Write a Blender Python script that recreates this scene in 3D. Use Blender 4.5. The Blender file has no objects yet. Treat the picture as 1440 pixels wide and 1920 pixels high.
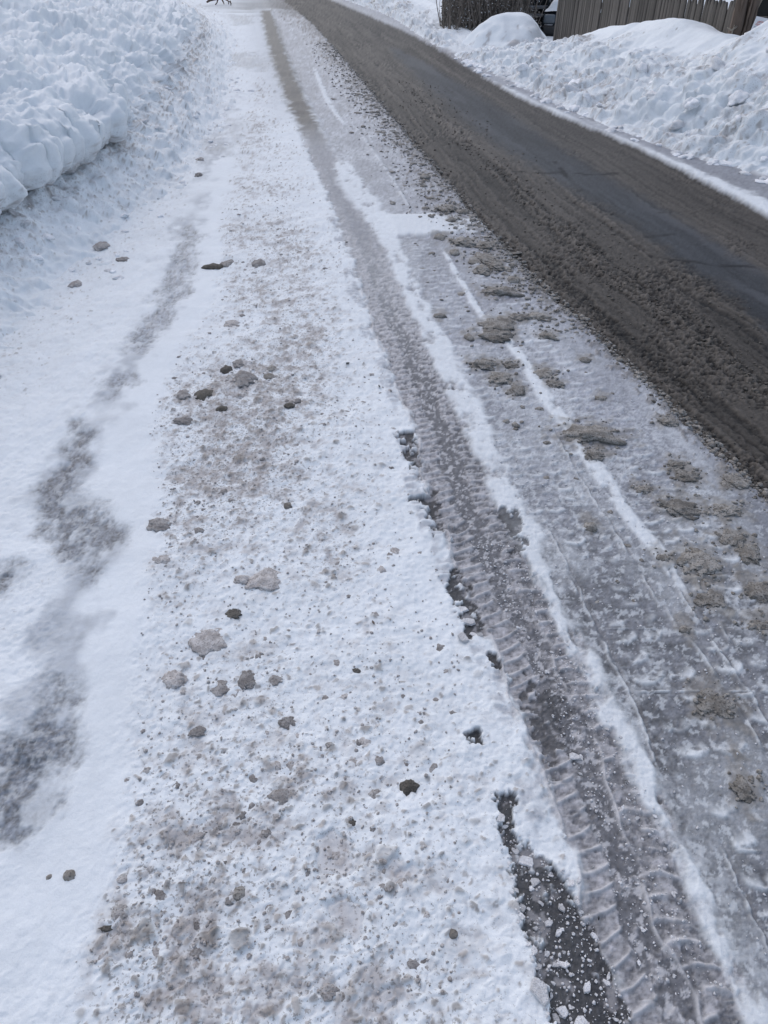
import bpy, bmesh, math, random
import numpy as np
from mathutils import Vector, Matrix

random.seed(7)
RNG = np.random.default_rng(11)
scene = bpy.context.scene
COL = scene.collection

# ------------------------------------------------------------------ camera, sky, sun, exposure
CAM_H = 1.5
PITCH = math.radians(39.1)
FPX = 1332.0                      # focal length in pixels of the 1440 x 1920 photograph
cam_data = bpy.data.cameras.new('camera')
cam = bpy.data.objects.new('camera', cam_data)
COL.objects.link(cam)
cam.location = (0, 0, CAM_H)
cam.rotation_euler = (math.radians(90) - PITCH, 0, 0)
cam_data.sensor_fit = 'VERTICAL'
cam_data.sensor_height = 36.0
cam_data.lens = 36.0 * FPX / 1920.0
cam_data.clip_start = 0.05
cam_data.clip_end = 2000
scene.camera = cam

SUN_EL, SUN_AZ = math.radians(48), math.radians(-28)
world = bpy.data.worlds.new('World')
scene.world = world
world.use_nodes = True
wn = world.node_tree
bg = wn.nodes['Background']
sky = wn.nodes.new('ShaderNodeTexSky')
sky.sky_type = 'NISHITA'
sky.sun_disc = False
sky.sun_elevation = SUN_EL
sky.sun_rotation = SUN_AZ
sky.air_density = 1.0
sky.dust_density = 2.0
sky.ozone_density = 1.0
wn.links.new(sky.outputs[0], bg.inputs[0])
bg.inputs[1].default_value = 0.13
sun_data = bpy.data.lights.new('sun', 'SUN')
sun_data.energy = 1.1
sun_data.angle = math.radians(170)
sun_data.color = (1.0, 0.965, 0.93)
sun = bpy.data.objects.new('sun', sun_data)
COL.objects.link(sun)
sdir = Vector((math.sin(SUN_AZ) * math.cos(SUN_EL), math.cos(SUN_AZ) * math.cos(SUN_EL), math.sin(SUN_EL)))
sun.rotation_euler = sdir.to_track_quat('Z', 'Y').to_euler()
scene.view_settings.view_transform = 'Standard'
scene.view_settings.look = 'None'
scene.view_settings.gamma = 1.0
scene.view_settings.use_curve_mapping = False
scene.view_settings.exposure = 0.13
scene.render.engine = 'CYCLES'
scene.cycles.max_bounces = 6
scene.cycles.diffuse_bounces = 4

# ------------------------------------------------------------------ measuring: photograph pixel -> place
SP, CP = math.sin(PITCH), math.cos(PITCH)
def ray(px, py):
    u, v = (px - 720) / FPX, (960 - py) / FPX
    return u, CP + v * SP, -SP + v * CP
def at(px, py, z=0.0):
    u, dy, dz = ray(px, py)
    t = (z - CAM_H) / dz
    return t * u, t * dy, t          # X, Y, depth
def at_y(px, py, Y):
    u, dy, dz = ray(px, py)
    t = Y / dy
    return Vector((t * u, Y, CAM_H + t * dz))

# ------------------------------------------------------------------ numpy noise
_perm = np.random.default_rng(3).permutation(1024).astype(np.int32)
_ang = np.random.default_rng(5).random(1024) * 2 * np.pi
_gx, _gy = np.cos(_ang).astype(np.float32), np.sin(_ang).astype(np.float32)
_r1 = np.random.default_rng(8).random(1024).astype(np.float32)
_r2 = np.random.default_rng(9).random(1024).astype(np.float32)
_r3 = np.random.default_rng(10).random(1024).astype(np.float32)
def _h(ix, iy, seed):
    return _perm[(_perm[(_perm[(ix + seed * 131) & 1023] + iy) & 1023] + (ix >> 10) * 7 + seed) & 1023]
def noise(x, y, seed=0):
    x = np.asarray(x, np.float32); y = np.asarray(y, np.float32)
    fx, fy = np.floor(x), np.floor(y)
    ix, iy = fx.astype(np.int32), fy.astype(np.int32)
    x, y = x - fx, y - fy
    u = x * x * x * (x * (x * 6 - 15) + 10)
    v = y * y * y * (y * (y * 6 - 15) + 10)
    def g(a, b):
        h = _h(ix + a, iy + b, seed)
        return _gx[h] * (x - a) + _gy[h] * (y - b)
    n0 = g(0, 0); n0 = n0 + u * (g(1, 0) - n0)
    n1 = g(0, 1); n1 = n1 + u * (g(1, 1) - n1)
    return (n0 + v * (n1 - n0)) * 1.5
def fbm(x, y, octv=4, seed=0, gain=0.5):
    s, a = 0, 1.0
    for k in range(octv):
        s = s + a * noise(x * 2 ** k + 17.3 * k, y * 2 ** k - 9.1 * k, seed + k)
        a *= gain
    return s
def cells(x, y, seed=0, jit=0.95):
    """distance to the nearest cell point, its random number, second distance"""
    x = np.asarray(x, np.float32); y = np.asarray(y, np.float32)
    fx, fy = np.floor(x), np.floor(y)
    ix, iy = fx.astype(np.int32), fy.astype(np.int32)
    x, y = x - fx, y - fy
    d1 = np.full(x.shape, 9., np.float32); d2 = d1.copy(); idr = np.zeros(x.shape, np.float32)
    for a in (-1, 0, 1):
        for b in (-1, 0, 1):
            h = _h(ix + a, iy + b, seed)
            dx = a + 0.5 + (_r1[h] - .5) * jit - x
            dy = b + 0.5 + (_r2[h] - .5) * jit - y
            d = np.sqrt(dx * dx + dy * dy)
            near = d < d1
            d2 = np.where(near, d1, np.minimum(d2, d))
            idr = np.where(near, _r3[h], idr)
            d1 = np.where(near, d, d1)
    return d1, idr, d2
def sstep(a, b, x):
    t = np.clip((x - a) / (b - a), 0, 1)
    return t * t * (3 - 2 * t)
def bump(x, w):
    return np.exp(-(x / w) ** 2)

class Path:
    """a line along the street: X (and half width) as a smooth function of Y"""
    def __init__(self, pts, px=True):
        P = []
        for p in pts:
            if px:
                X, Y, t = at(p[0], p[1])
                w = (p[2] if len(p) > 2 else 0) * t / FPX * 0.5
            else:
                X, Y, w = p[0], p[1], (p[2] if len(p) > 2 else 0)
            P.append((Y, X, w))
        P.sort()
        P = np.array(P)
        Y = P[:, 0]
        n = len(Y)
        m = np.gradient(P[:, 1:], Y, axis=0) if n > 2 else np.tile((P[1, 1:] - P[0, 1:]) / (Y[1] - Y[0]), (2, 1))
        ys = np.linspace(0, 1, 40)
        oy, ov = [], []
        for i in range(n - 1):
            h = Y[i + 1] - Y[i]
            t = ys[:, None]
            v = (P[i, 1:] * (2 * t ** 3 - 3 * t ** 2 + 1) + m[i] * h * (t ** 3 - 2 * t ** 2 + t)
                 + P[i + 1, 1:] * (-2 * t ** 3 + 3 * t ** 2) + m[i + 1] * h * (t ** 3 - t ** 2))
            oy.append(Y[i] + ys * h); ov.append(v)
        self.y = np.concatenate(oy); v = np.concatenate(ov)
        self.x, self.w = v[:, 0], np.maximum(v[:, 1], 1e-4)
        self.m0, self.m1 = m[0, 0], m[-1, 0]
        self.slope = np.gradient(self.x, self.y + np.arange(len(self.y)) * 1e-9)
        self.y0, self.y1 = Y[0], Y[-1]
        seg = np.hypot(np.diff(self.x), np.diff(self.y))
        self.s = np.concatenate([[0], np.cumsum(seg)])
    def X(self, y):
        e = np.interp(y, self.y, self.x)
        return e + np.where(y < self.y0, (y - self.y0) * self.m0, 0) + np.where(y > self.y1, (y - self.y1) * self.m1, 0)
    def d(self, x, y):
        sl = np.clip(np.interp(y, self.y, self.slope), -1, 1)
        return (x - self.X(y)) / np.sqrt(1 + sl * sl)
    def W(self, y):
        return np.interp(y, self.y, self.w)
    def S(self, x, y):
        sl = np.clip(np.interp(y, self.y, self.slope), -1, 1)
        ss = np.interp(y, self.y, self.s) + np.minimum(y - self.y0, 0) + np.maximum(y - self.y1, 0)
        return ss + self.d(x, y) * sl
    def on(self, y, fade=0.15):
        return sstep(self.y0 - fade, self.y0 + fade, y) * (1 - sstep(self.y1 - fade, self.y1 + fade, y))
def band(p, x, y, soft=0.4, wob=0.0, seed=50, fade=0.15, k=1.0):
    """1 inside a strip along a path, 0 outside"""
    d = np.abs(p.d(x, y) + wob * fbm(x * 9, y * 7, 3, seed)) / (p.W(y) * k + 1e-6)
    return (1 - sstep(1 - soft, 1 + soft, d)) * p.on(y, fade)
def poly_sd(pts, x, y):
    """signed distance (inside < 0) to a ground polygon traced in pixels, over points x, y"""
    P = [at(a, b)[:2] for a, b in pts]
    out = np.full(x.shape, 9., np.float32)
    xs, ys = [p[0] for p in P], [p[1] for p in P]
    near = np.where((x > min(xs) - .6) & (x < max(xs) + .6) & (y > min(ys) - .6) & (y < max(ys) + .6))[0]
    if len(near) == 0:
        return out
    X, Yv = x[near].astype(np.float64), y[near].astype(np.float64)
    dist = np.full(X.shape, 9.); ins = np.zeros(X.shape, bool)
    for i in range(len(P)):
        x0, y0 = P[i]; x1, y1 = P[(i + 1) % len(P)]
        ex, ey = x1 - x0, y1 - y0
        t = np.clip(((X - x0) * ex + (Yv - y0) * ey) / (ex * ex + ey * ey + 1e-12), 0, 1)
        dist = np.minimum(dist, np.hypot(X - x0 - t * ex, Yv - y0 - t * ey))
        c = (y0 > Yv) != (y1 > Yv)
        ins ^= c & (X < x0 + (Yv - y0) * ex / (ey if abs(ey) > 1e-9 else 1e-9))
    out[near] = np.where(ins, -dist, dist)
    return out

# ------------------------------------------------------------------ lines along the street
EDGE = Path([(1440, 940), (1320, 825), (1200, 712), (1100, 612), (1010, 535), (940, 455), (880, 395), (830, 335), (760, 250), (700, 178), (630, 95), (585, 45), (545, 12)])       # left edge of the dark lane
EDGE_R = Path([(1440, 405), (1330, 345), (1240, 300), (1120, 245), (1000, 195), (900, 140), (840, 103), (760, 60), (690, 30), (640, 8)])     # right edge of the dark lane
KERB = Path([(3.75, 3.5), (3.05, 6.0), (2.84, 6.5), (2.58, 7.1), (2.2, 8.4), (1.6, 11.1), (1.15, 13.4), (0.72, 16.0), (0.2, 20.0), (-1.2, 26), (-4, 36)], px=False)    # foot of the right bank
BASE = Path([(-1.72, 1.0), (-1.72, 3.1), (-1.6, 5.0), (-1.55, 6.6), (-1.86, 10), (-2.55, 14.5), (-3.5, 19), (-6.0, 26), (-12, 36)], px=False)  # foot of the left bank
TRACK = Path([(1310, 1990), (1265, 1880), (1207, 1740), (1165, 1600), (1118, 1470), (1045, 1300), (985, 1180), (935, 1080), (876, 950), (818, 780), (738, 600), (672, 430), (630, 340), (598, 280), (565, 205), (540, 150), (520, 95), (503, 28)])
FARTRK = Path([(692, 470, 34), (668, 420, 44), (640, 365, 44), (610, 300, 40), (588, 255, 38), (562, 205, 40), (545, 165, 38), (522, 100, 32), (503, 35, 24), (498, 20, 20)])
STRIP1 = Path([(1450, 1985, 60), (1403, 1867, 50), (1343, 1750, 40), (1287, 1640, 36), (1240, 1552, 46), (1200, 1460, 52), (1160, 1370, 46), (1110, 1265, 36), (1068, 1190, 26), (1030, 1110, 22), (988, 1010, 52), (938, 905, 56), (888, 790, 60), (838, 690, 56), (800, 605, 48), (762, 530, 40), (738, 470, 38), (712, 420, 50), (680, 375, 60), (650, 330, 50), (640, 305, 30)])
STRIP2 = Path([(1285, 1120, 10), (1240, 1050, 26), (1185, 980, 34), (1130, 900, 34), (1085, 830, 28), (1030, 760, 30), (990, 695, 26), (950, 640, 18), (900, 590, 14), (870, 540, 12), (830, 472, 8)])
STRIP3 = Path([(645, 235, 8), (620, 200, 11), (604, 165, 10), (590, 130, 7)])
RIDGES = [Path(p) for p in (
    [(772, 398, 6), (740, 345, 6), (705, 292, 6), (668, 240, 4)],
    [(1440, 1368, 6), (1400, 1300, 7), (1340, 1215, 6), (1290, 1140, 5), (1245, 1070, 6), (1200, 1010, 5), (1130, 905, 5), (1060, 800, 5), (1000, 712, 5), (945, 640, 4), (880, 560, 4)],
    [(1345, 1280, 8), (1310, 1225, 8), (1293, 1203, 6)],
    [(1385, 1245, 6), (1355, 1185, 6)], [(1310, 1110, 6), (1275, 1060, 7), (1256, 1050, 5)], [(1252, 1150, 5), (1262, 1168, 6), (1285, 1190, 5)],
    [(1440, 1430, 5), (1420, 1395, 6), (1395, 1350, 5), (1370, 1320, 4)],
    [(1230, 1130, 4), (1195, 1070, 5), (1150, 1000, 5), (1090, 905, 4), (1030, 800, 4)],
    [(1095, 1130, 4), (1060, 1060, 5), (1030, 1000, 4)],
    [(1230, 1440, 4), (1190, 1330, 6), (1140, 1230, 6), (1100, 1150, 6), (1062, 1080, 6)],
    [(1440, 1790, 4), (1385, 1670, 6), (1350, 1590, 5)],
)]
ASPH_MID = Path([(1560, 720, 70), (1440, 560, 110), (1330, 480, 120), (1210, 400, 110), (1090, 330, 110), (990, 270, 112), (900, 205, 100), (830, 155, 70), (770, 112, 40), (735, 88, 14)])
RWHITE = Path([(1600, 475, 70), (1422, 389, 74), (1344, 357, 70), (1266, 320, 66), (1184, 281, 58), (1101, 238, 46), (1019, 203, 40), (918, 160, 34), (826, 114, 30), (780, 85, 26)])
CLEAN = Path([(20, 1900, 300), (60, 1750, 250), (120, 1560, 190), (165, 1400, 130), (190, 1250, 130), (200, 1130, 150), (240, 960, 110), (230, 860, 110), (245, 760, 100), (300, 650, 80), (345, 590, 60), (385, 500, 50), (378, 420, 60), (400, 350, 70), (420, 290, 50)])
RTRK = Path([(1560, 560, 30), (1440, 470, 60), (1300, 395, 60), (1180, 325, 60), (1080, 270, 60), (985, 215, 56), (900, 165, 48), (830, 115, 40), (760, 75, 30), (700, 40, 24)])

ICELINE = Path([(30, 1500, 160), (90, 1330, 120), (120, 1180, 70), (150, 1020, 110), (120, 930, 90), (160, 820, 60), (220, 735, 50), (255, 650, 46), (300, 580, 46), (330, 500, 44), (350, 430, 40), (385, 330, 30), (410, 270, 30), (440, 180, 24)])
ICE = [
    [(350, 428), (372, 440), (366, 480), (348, 530), (352, 560), (322, 580), (300, 640), (268, 672), (238, 668), (262, 612), (290, 582), (300, 556), (308, 520), (328, 480), (338, 442)],
    [(205, 725), (240, 712), (252, 726), (215, 752)],
    [(148, 800), (178, 822), (152, 870), (140, 886), (162, 930), (178, 962), (228, 985), (225, 1012), (206, 1060), (186, 1096), (150, 1076), (110, 1040), (80, 1010), (90, 990), (74, 945), (95, 900), (122, 870), (138, 820)],
    [(-20, 1075), (30, 1080), (26, 1112), (-20, 1125)],
    [(120, 1282), (130, 1320), (112, 1352), (140, 1388), (152, 1412), (112, 1450), (62, 1528), (30, 1560), (-30, 1560), (-60, 1440), (0, 1402), (50, 1388), (70, 1340), (98, 1300)],
]
ICE_FAR = [[(415, 105), (470, 100), (500, 118), (495, 135), (440, 128), (418, 130)], [(425, 28), (470, 30), (475, 45), (440, 50)],
           [(430, 225), (450, 228), (445, 262), (425, 258)], [(380, 262), (440, 275), (430, 292), (385, 290)]]
BARE = [
    [(748, 818), (776, 812), (786, 850), (791, 882), (765, 888), (758, 850)],
    [(770, 942), (820, 924), (830, 960), (834, 1002), (812, 1014), (800, 980), (786, 955)],
    [(848, 1068), (880, 1096), (886, 1130), (906, 1192), (872, 1202), (864, 1160), (836, 1112)],
    [(870, 1380), (892, 1374), (902, 1402), (880, 1414)], [(912, 1222), (938, 1240), (936, 1262), (915, 1250)],
    [(928, 1495), (954, 1500), (962, 1550), (985, 1598), (1060, 1655), (1085, 1700), (1112, 1760), (1165, 1880), (1230, 2040), (1060, 2040), (1030, 1925), (1008, 1830), (986, 1760), (964, 1690), (958, 1630), (930, 1560)],
    [(984, 1270), (1040, 1290), (1062, 1340), (1072, 1420), (1030, 1432), (1005, 1390), (990, 1330)],
    [(945, 960), (975, 975), (985, 1040), (960, 1045), (945, 1000)],
    [(860, 1400), (875, 1392), (885, 1408), (872, 1412)],
]
SANDY = [  # pixel centre, size, label
    (1340, 1307, 66, 56, 'flat ragged pat of olive sandy slush alone on the dark grey ice', .35),
    (1395, 1472, 44, 34, 'brown rounded slush clod at the right edge, below the ragged olive pat', .6),
    (1310, 1042, 62, 50, 'cracked grey brown slush cake split into thick plates near the right tracks', .5),
    (1273, 945, 66, 34, 'folded slush clump ending the row below the dark lane edge', .5),
    (1363, 950, 50, 26, 'low slush clump just left of the dark lane, above the ball shaped one', .5),
    (1372, 1003, 42, 30, 'slush clump leaning against the round split one at the right', .6),
    (1405, 1028, 38, 36, 'round slush ball split by cracks near the right edge', .8),
    (1330, 1112, 42, 42, 'torn slush clump under the cracked slush cake', .5),
    (1427, 1097, 44, 46, 'tall slush clump cut by the right edge above the small flat one', .7),
    (1422, 1168, 40, 18, 'thin flat slush smear below the tall clump at the right edge', .4),
    (1107, 806, 96, 36, 'widest smeared slush clump, lying across the white strip', .5),
    (1115, 848, 32, 20, 'slush lump just below the widest smeared clump', .6),
    (1252, 787, 36, 15, 'small oblong slush clump touching the dark lane edge', .6),
    (1290, 886, 46, 26, 'double slush clump lying midway between white strip and dark lane', .6),
    (1377, 895, 46, 28, 'slush clump pressed against the ragged dark lane edge', .5),
    (1207, 913, 28, 15, 'slush lump beside the second white strip, right of it', .7),
    (1107, 982, 24, 18, 'lone brown slush nut in the grey ribbed ice', .8),
    (1243, 1043, 26, 15, 'pale brown slush lump sitting on the end of the white strip', .6),
    (1285, 1175, 24, 16, 'small slush lump between two thin ice ridges', .7),
    (939, 543, 66, 18, 'flat oval slush slab highest of the large ones beside the lane', .5),
    (910, 679, 48, 18, 'dark oblong slush slab with a crumbly front left of the thin white strip', .6),
    (958, 683, 30, 10, 'thin slush slab to the right of the dark oblong slab', .5),
    (939, 703, 40, 24, 'grey brown slush mound just under the dark oblong slab', .6),
    (969, 728, 30, 18, 'compact slush block on the thin white strip', .8),
    (936, 603, 62, 30, 'big olive slush heap, upper half, in the middle of the tracks', .55),
    (933, 624, 56, 22, 'crumbly slush heap leaning on the big olive heap from below', .6),
    (969, 594, 36, 13, 'slush lump topping the right end of the big olive heap', .7),
    (1008, 592, 42, 14, 'slush slab between the big olive heap and the dark lane', .6),
    (1027, 627, 32, 14, 'slush lump below the slab beside the dark lane', .6),
    (905, 502, 28, 18, 'rounded slush lump at the left of the upper slush pair', .8),
    (928, 497, 32, 14, 'slush lump at the right of the upper slush pair', .7),
    (964, 522, 24, 10, 'small slush lump above and right of the flat oval slab', .7),
    (825, 588, 18, 15, 'single dark slush pebble beside the wide white strip', .8),
    (880, 628, 18, 15, 'dark slush crumb pair left of the big olive heap', .8),
    (1020, 693, 30, 19, 'slush clump with crumbs right of the thin white strip', .6),
    (1040, 716, 30, 14, 'slush clump trailing down right of the other, towards the lane', .5),
    (1097, 672, 24, 11, 'pale slush lump near the dark lane at mid height', .6),
    (1127, 743, 24, 9, 'faint thin slush smear on smooth grey ice near the lane', .4),
    (852, 470, 19, 12, 'brown slush nut under the long crumbly slush ridge', .8),
    (867, 452, 46, 14, 'long crumbly slush ridge right below the white crossing patch', .6),
    (913, 456, 36, 16, 'slush heap touching the dark lane beside the crumbly ridge', .6),
    (908, 481, 46, 19, 'broad low slush heap below the crumbly ridge', .5),
    (825, 440, 22, 12, 'slush lump on the right end of the white crossing patch', .7),
    (838, 388, 34, 15, 'rounded slush clump above the white crossing patch', .7),
    (867, 395, 24, 9, 'thin slush clump between the rounded one and the lane', .6),
    (808, 405, 11, 9, 'tiny slush knob at the top edge of the white crossing patch', .8),
    (847, 413, 18, 9, 'small dark slush clump just above the crossing patch end', .8),
    (737, 378, 11, 7, 'lone dark slush pebble on the smooth grey strip near the thin ridge', .8),
    (797, 330, 20, 10, 'brown slush lump among crumbs beside the upper lane edge', .7),
    (1270, 868, 34, 17, 'slush clump right of the second strip, above the double clump', .6),
    (1026, 827, 16, 8, 'small dark slush stub left of the widest smeared clump', .7),
    (967, 794, 14, 10, 'reddish brown slush pebble on the pale ribbed ice', .8),
    (949, 786, 12, 9, 'grey slush pebble beside the reddish one', .8),
    (1012, 763, 13, 10, 'slush pebble resting on the white strip above the widest clump', .8),
    (980, 760, 9, 9, 'tiny reddish slush pebble above the reddish brown one', .8),
    (1020, 1020, 0, 0, '', 0),
    (885, 610, 0, 0, '', 0),
]
DARKMOUND = [(430, 770, 120, 1.7), (480, 720, 90, 1.3), (400, 1560, 120, .9), (300, 1720, 90, .6), (420, 900, 110, 1.0), (570, 640, 80, .8), (620, 780, 70, .6), (500, 440, 60, 1.0), (560, 480, 60, .9), (520, 360, 60, .9), (560, 290, 40, .7), (510, 240, 35, .6),
             (450, 870, 90, .6), (620, 1060, 70, .4), (470, 1270, 80, .35), (320, 1000, 60, .4), (650, 1620, 70, .45), (560, 1450, 70, .35), (510, 560, 80, .4), (270, 1820, 110, .4)]

SNOW = np.array([.770, .808, .838])
DIRT = np.array([.25, .225, .205])
GRIME = np.array([.37, .345, .34])
SLUSH = np.array([.066, .059, .052])
ASPH = np.array([.034, .038, .044])
GREYICE = np.array([.29, .30, .335])
DARKICE = np.array([.148, .166, .196])
BLACK = np.array([.040, .041, .046])

def foot_rise(s, y):
    """height of the gritty lower slope of the left bank, s metres behind its foot"""
    return 0.62 * np.maximum(s, 0) ** 1.35 * sstep(-.05, .35, s)

def snow_skin(x, y, D, rough=1.0):
    """lumpy snow: height and colour for a dirt density D (0 clean .. 1)"""
    z = .010 * fbm(x * 2.2, y * 2.2, 3, 1) + rough * (.0042 * fbm(x * 11, y * 11, 3, 4) + .0016 * fbm(x * 60, y * 60, 2, 7))
    col = np.repeat(SNOW[None], len(x), 0) * (1 + .035 * fbm(x * 4, y * 4, 3, 21)[:, None])
    wx, wy = x + .008 * noise(x * 45, y * 45, 31), y + .008 * noise(x * 45, y * 45, 33)
    stain = sstep(.05, .75, fbm(x * 10, y * 10, 5, 41, .6) + D * 1.1 - .50) * np.clip(D * 1.3, 0, 1)
    st2 = sstep(.15, .7, fbm(x * 28, y * 28, 3, 47, .6) + .55 * stain - .1) * np.clip(D * 1.5, 0, 1)
    col = col + (GRIME - col) * np.clip(stain * .42 + st2 * .40, 0, .8)[:, None]
    for f, amp, hz, sd in ((20, .10, .0085, 61), (38, .20, .0055, 63), (75, .34, .0026, 66)):
        d1, r, _ = cells(wx * f, wy * f, sd)
        size = .18 + .42 * r
        lump = np.maximum(0, 1 - (d1 / size) ** 2)
        keep = sstep(0, .08, D * amp - ((r * 7.13) % 1.0) * (1.0 - .35 * stain))
        z = z + hz * np.sqrt(lump) * (keep * .8 + .22) * rough
        tone = ((r * 3.71) % 1.0)[:, None]
        c = DIRT * (.75 + 1.1 * tone)
        w = (sstep(-.1, .8, lump) * keep)[:, None] * .72
        col = col + (c - col) * w
    # broken snow crumbs
    d1, r, d2 = cells(wx * 48, wy * 48, 71)
    cr = sstep(.02, .3, d2 - d1) * (r > .45)
    z = z + .003 * cr * rough * np.clip(.25 + D, 0, 1)
    return z, col

def surf(x, y):
    """the street: height, base colour, roughness, dirt, fine relief at ground points"""
    x = np.asarray(x, np.float64); y = np.asarray(y, np.float64)
    n = len(x)
    wob = .024 * fbm(x * 5, y * 2.5, 4, 101) + .014 * fbm(x * 30, y * 22, 3, 105)
    dE, dR = EDGE.d(x, y) + wob, EDGE_R.d(x, y) + 1.3 * wob
    road = sstep(-.022, .022, dE) * (1 - sstep(-.03, .05, dR))
    far_dark = sstep(20.5, 23.5, y + 1.6 * fbm(x * .8, y * .8, 3, 7)) * sstep(-5.6, -3.4, x + .5 * fbm(y, x, 2, 9)) * (1 - sstep(-.1, .3, dR))
    road = np.maximum(road, far_dark * (.55 + .35 * sstep(-4, -2.2, x)))
    # --- dirt over the trampled shoulder
    clean = band(CLEAN, x, y, .45, .05, 201, .3)
    tl = TRACK.d(x, y) + .02 * fbm(x * 5, y * 5, 3, 203)
    D = .76 * sstep(.0, .2, CLEAN.d(x, y)) * (1 - .62 * sstep(-.55, -.16, tl))
    D = np.where(CLEAN.d(x, y) < .12, np.maximum(D, .14), D)
    D = D * (.72 + .4 * fbm(x * 1.7, y * 1.2, 3, 205))
    for px, py, r, k in DARKMOUND:
        X, Y, t = at(px, py)
        D = D + k * .26 * np.exp(-(((x - X) ** 2 + ((y - Y) * .8) ** 2) / (r * t / FPX) ** 2))
    D = np.clip(D * (1 - .93 * clean), .02, 1)
    between = sstep(-.03, .06, tl) * (1 - road)
    D = D * (1 - between) + between * .18
    near_edge = bump(dE + .10, .22) * sstep(3.2, 4.6, y) * (1 - road)
    D = np.clip(D + .5 * near_edge, 0, 1)
    right = sstep(0, .05, dR)
    D = np.where(right > .5, .22, D)
    leftbase = sstep(-.45, .15, -BASE.d(x, y))
    D = np.clip(D + .2 * leftbase * (y > 2), 0, 1)
    z, col = snow_skin(x, y, D, 1 - .7 * clean)
    z = z + .016 * (1 - road)
    rough = np.full(n, .75); relief = np.full(n, .6)
    f1 = fbm(x * 30, y * 30, 4, 301, .6); f2 = fbm(x * 90, y * 90, 3, 311, .6)
    fine = f1 * .5 + f2 * .5
    def mix(w, c, dz=None, r=None, rel=None):
        nonlocal z, col, rough, relief
        w = np.clip(w, 0, 1)
        c = c if np.ndim(c) == 2 else np.asarray(c)[None]
        col = col + (c - col) * w[:, None]
        if dz is not None: z = z + (dz - z) * w
        if r is not None: rough = rough + (r - rough) * w
        if rel is not None: relief = relief + (rel - relief) * w
    # --- grey ice between the wheel track and the lane
    ice = sstep(.09, .16, tl) * (1 - road)
    darker = sstep(2.8, 1.0, y)
    ic = GREYICE * (1 - .50 * darker)[:, None] * (1 + .20 * f1 + .24 * f2 * sstep(6, 2, y))[:, None]
    across0 = fbm(tl * 26, TRACK.S(x, y) * 60, 4, 334, .65)
    ic = ic * np.clip(1 + .30 * across0, .4, 2)[:, None]
    mott = sstep(.0, .55, fbm(x * 13, y * 13, 4, 333, .6) + .35 * darker - .25) * darker
    ic = ic * (1 - .42 * mott)[:, None]
    ic = ic * (1 + .16 * fbm(x * 3, y * 1.5, 3, 330))[:, None]
    mix(ice * (.95 - .20 * sstep(-.1, .5, fbm(x * 4, y * 2.0, 3, 335))), ic, .006 + .0024 * fine, .45, .6)
    # white frost drifting over that ice, most around 1.5 - 3 m
    frost = sstep(.1, .75, fbm(x * 5, y * 3.2, 4, 337) + .40 * bump(y - 2.1, .8) - .15 + .5 * sstep(5, 7, y)) * ice
    mix(frost * .42 * sstep(-.5, .4, f1 + f2 * .6), SNOW * .86, None, .7, .5)
    # lug arcs pressed in the ice: two rows
    grit = fbm(x * 150, y * 150, 2, 339, .7)
    col = col * (1 + (.22 * grit * ice)[:, None])
    wf = sstep(.30, .56, fbm(x * 34, y * 30, 4, 340, .7)) * ice * sstep(3.4, 2.2, y)
    mix(wf * .55, SNOW * .85, None, .7, .6)
    rows = [(.205, .036, .056, 341, 1.6, 5.0), (.285, .036, .056, 343, 1.5, 5.2), (.365, .034, .056, 345, 1.5, 5.0), (.445, .030, .058, 353, 1.6, 4.4),
            (.575, .034, .058, 347, 1.3, 4.8), (.650, .036, .058, 355, 1.3, 4.6), (.725, .034, .058, 357, 1.4, 4.2),
            (.255, .036, .066, 351, .4, 1.75), (.345, .034, .066, 359, .4, 1.75), (.47, .036, .066, 349, .4, 1.7), (.56, .036, .066, 361, .5, 1.6)]
    for c0, hw, sp, sd, y0, y1 in rows:
        dd = (tl - c0 - .02 * noise(y * 1.3, y * 0 + 3, 342)) / hw
        s = TRACK.S(x, y) + .014 * np.cos(np.clip(dd, -1.5, 1.5) * 1.6) + .009 * noise(x * 8, y * 8, sd) + .02 * _r3[sd]
        ph = s / sp
        k = np.floor(ph)
        fr = ph - k - .5
        rr = _r1[(k.astype(np.int64) * 7 + sd) & 1023]
        rib = np.where(fr > 0, bump(fr, .20 + .08 * rr), bump(fr, .07 + .04 * rr)) * sstep(1.25, .7, np.abs(dd) + .25 * fbm(x * 14, y * 14, 2, sd + 1)) * (rr > .14)
        rib = rib * sstep(-.35, .25, fbm(x * 20, y * 20, 3, sd + 3) + .35 * rr) * sstep(y0, y0 + .2, y) * (1 - sstep(y1 - .6, y1, y)) * ice
        z = z + .0055 * rib
        mix(rib * np.where(y < 1.8, .45 + .5 * rr, .25 + .65 * rr * rr) * sstep(-1.1, -.2, f1), SNOW * .93, None, .7, .5)
    for i, p in enumerate(RIDGES):
        d = p.d(x, y) + .0045 * fbm(x * 22, y * 16, 4, 360 + i, .65)
        w = p.W(y) * 1.0
        m = bump(d, w) * p.on(y, .05) * (1 - road)
        m = m * sstep(-.55, .15, fbm(x * 7, y * 7, 4, 380 + i, .7))
        z = z + .006 * m
        mix(m * .75, SNOW * .88, None, .6, .4)
        g = bump(d - w * 1.9, w * .8) * p.on(y, .05) * (1 - road)
        z = z - .003 * g
        mix(g * .35, GREYICE * .62)
    # crossing white patch
    cp = poly_sd([(700, 405), (800, 405), (880, 412), (960, 420), (965, 436), (900, 440), (800, 442), (720, 448)], x, y) + .04 * fbm(x * 10, y * 8, 3, 391)
    mix(sstep(.04, -.03, cp) * .9, SNOW * .98, .02 + .003 * f1, .75, .6)
    # --- wheel track beside the trampled snow
    dn = tl / .115
    s = TRACK.S(x, y)
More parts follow.
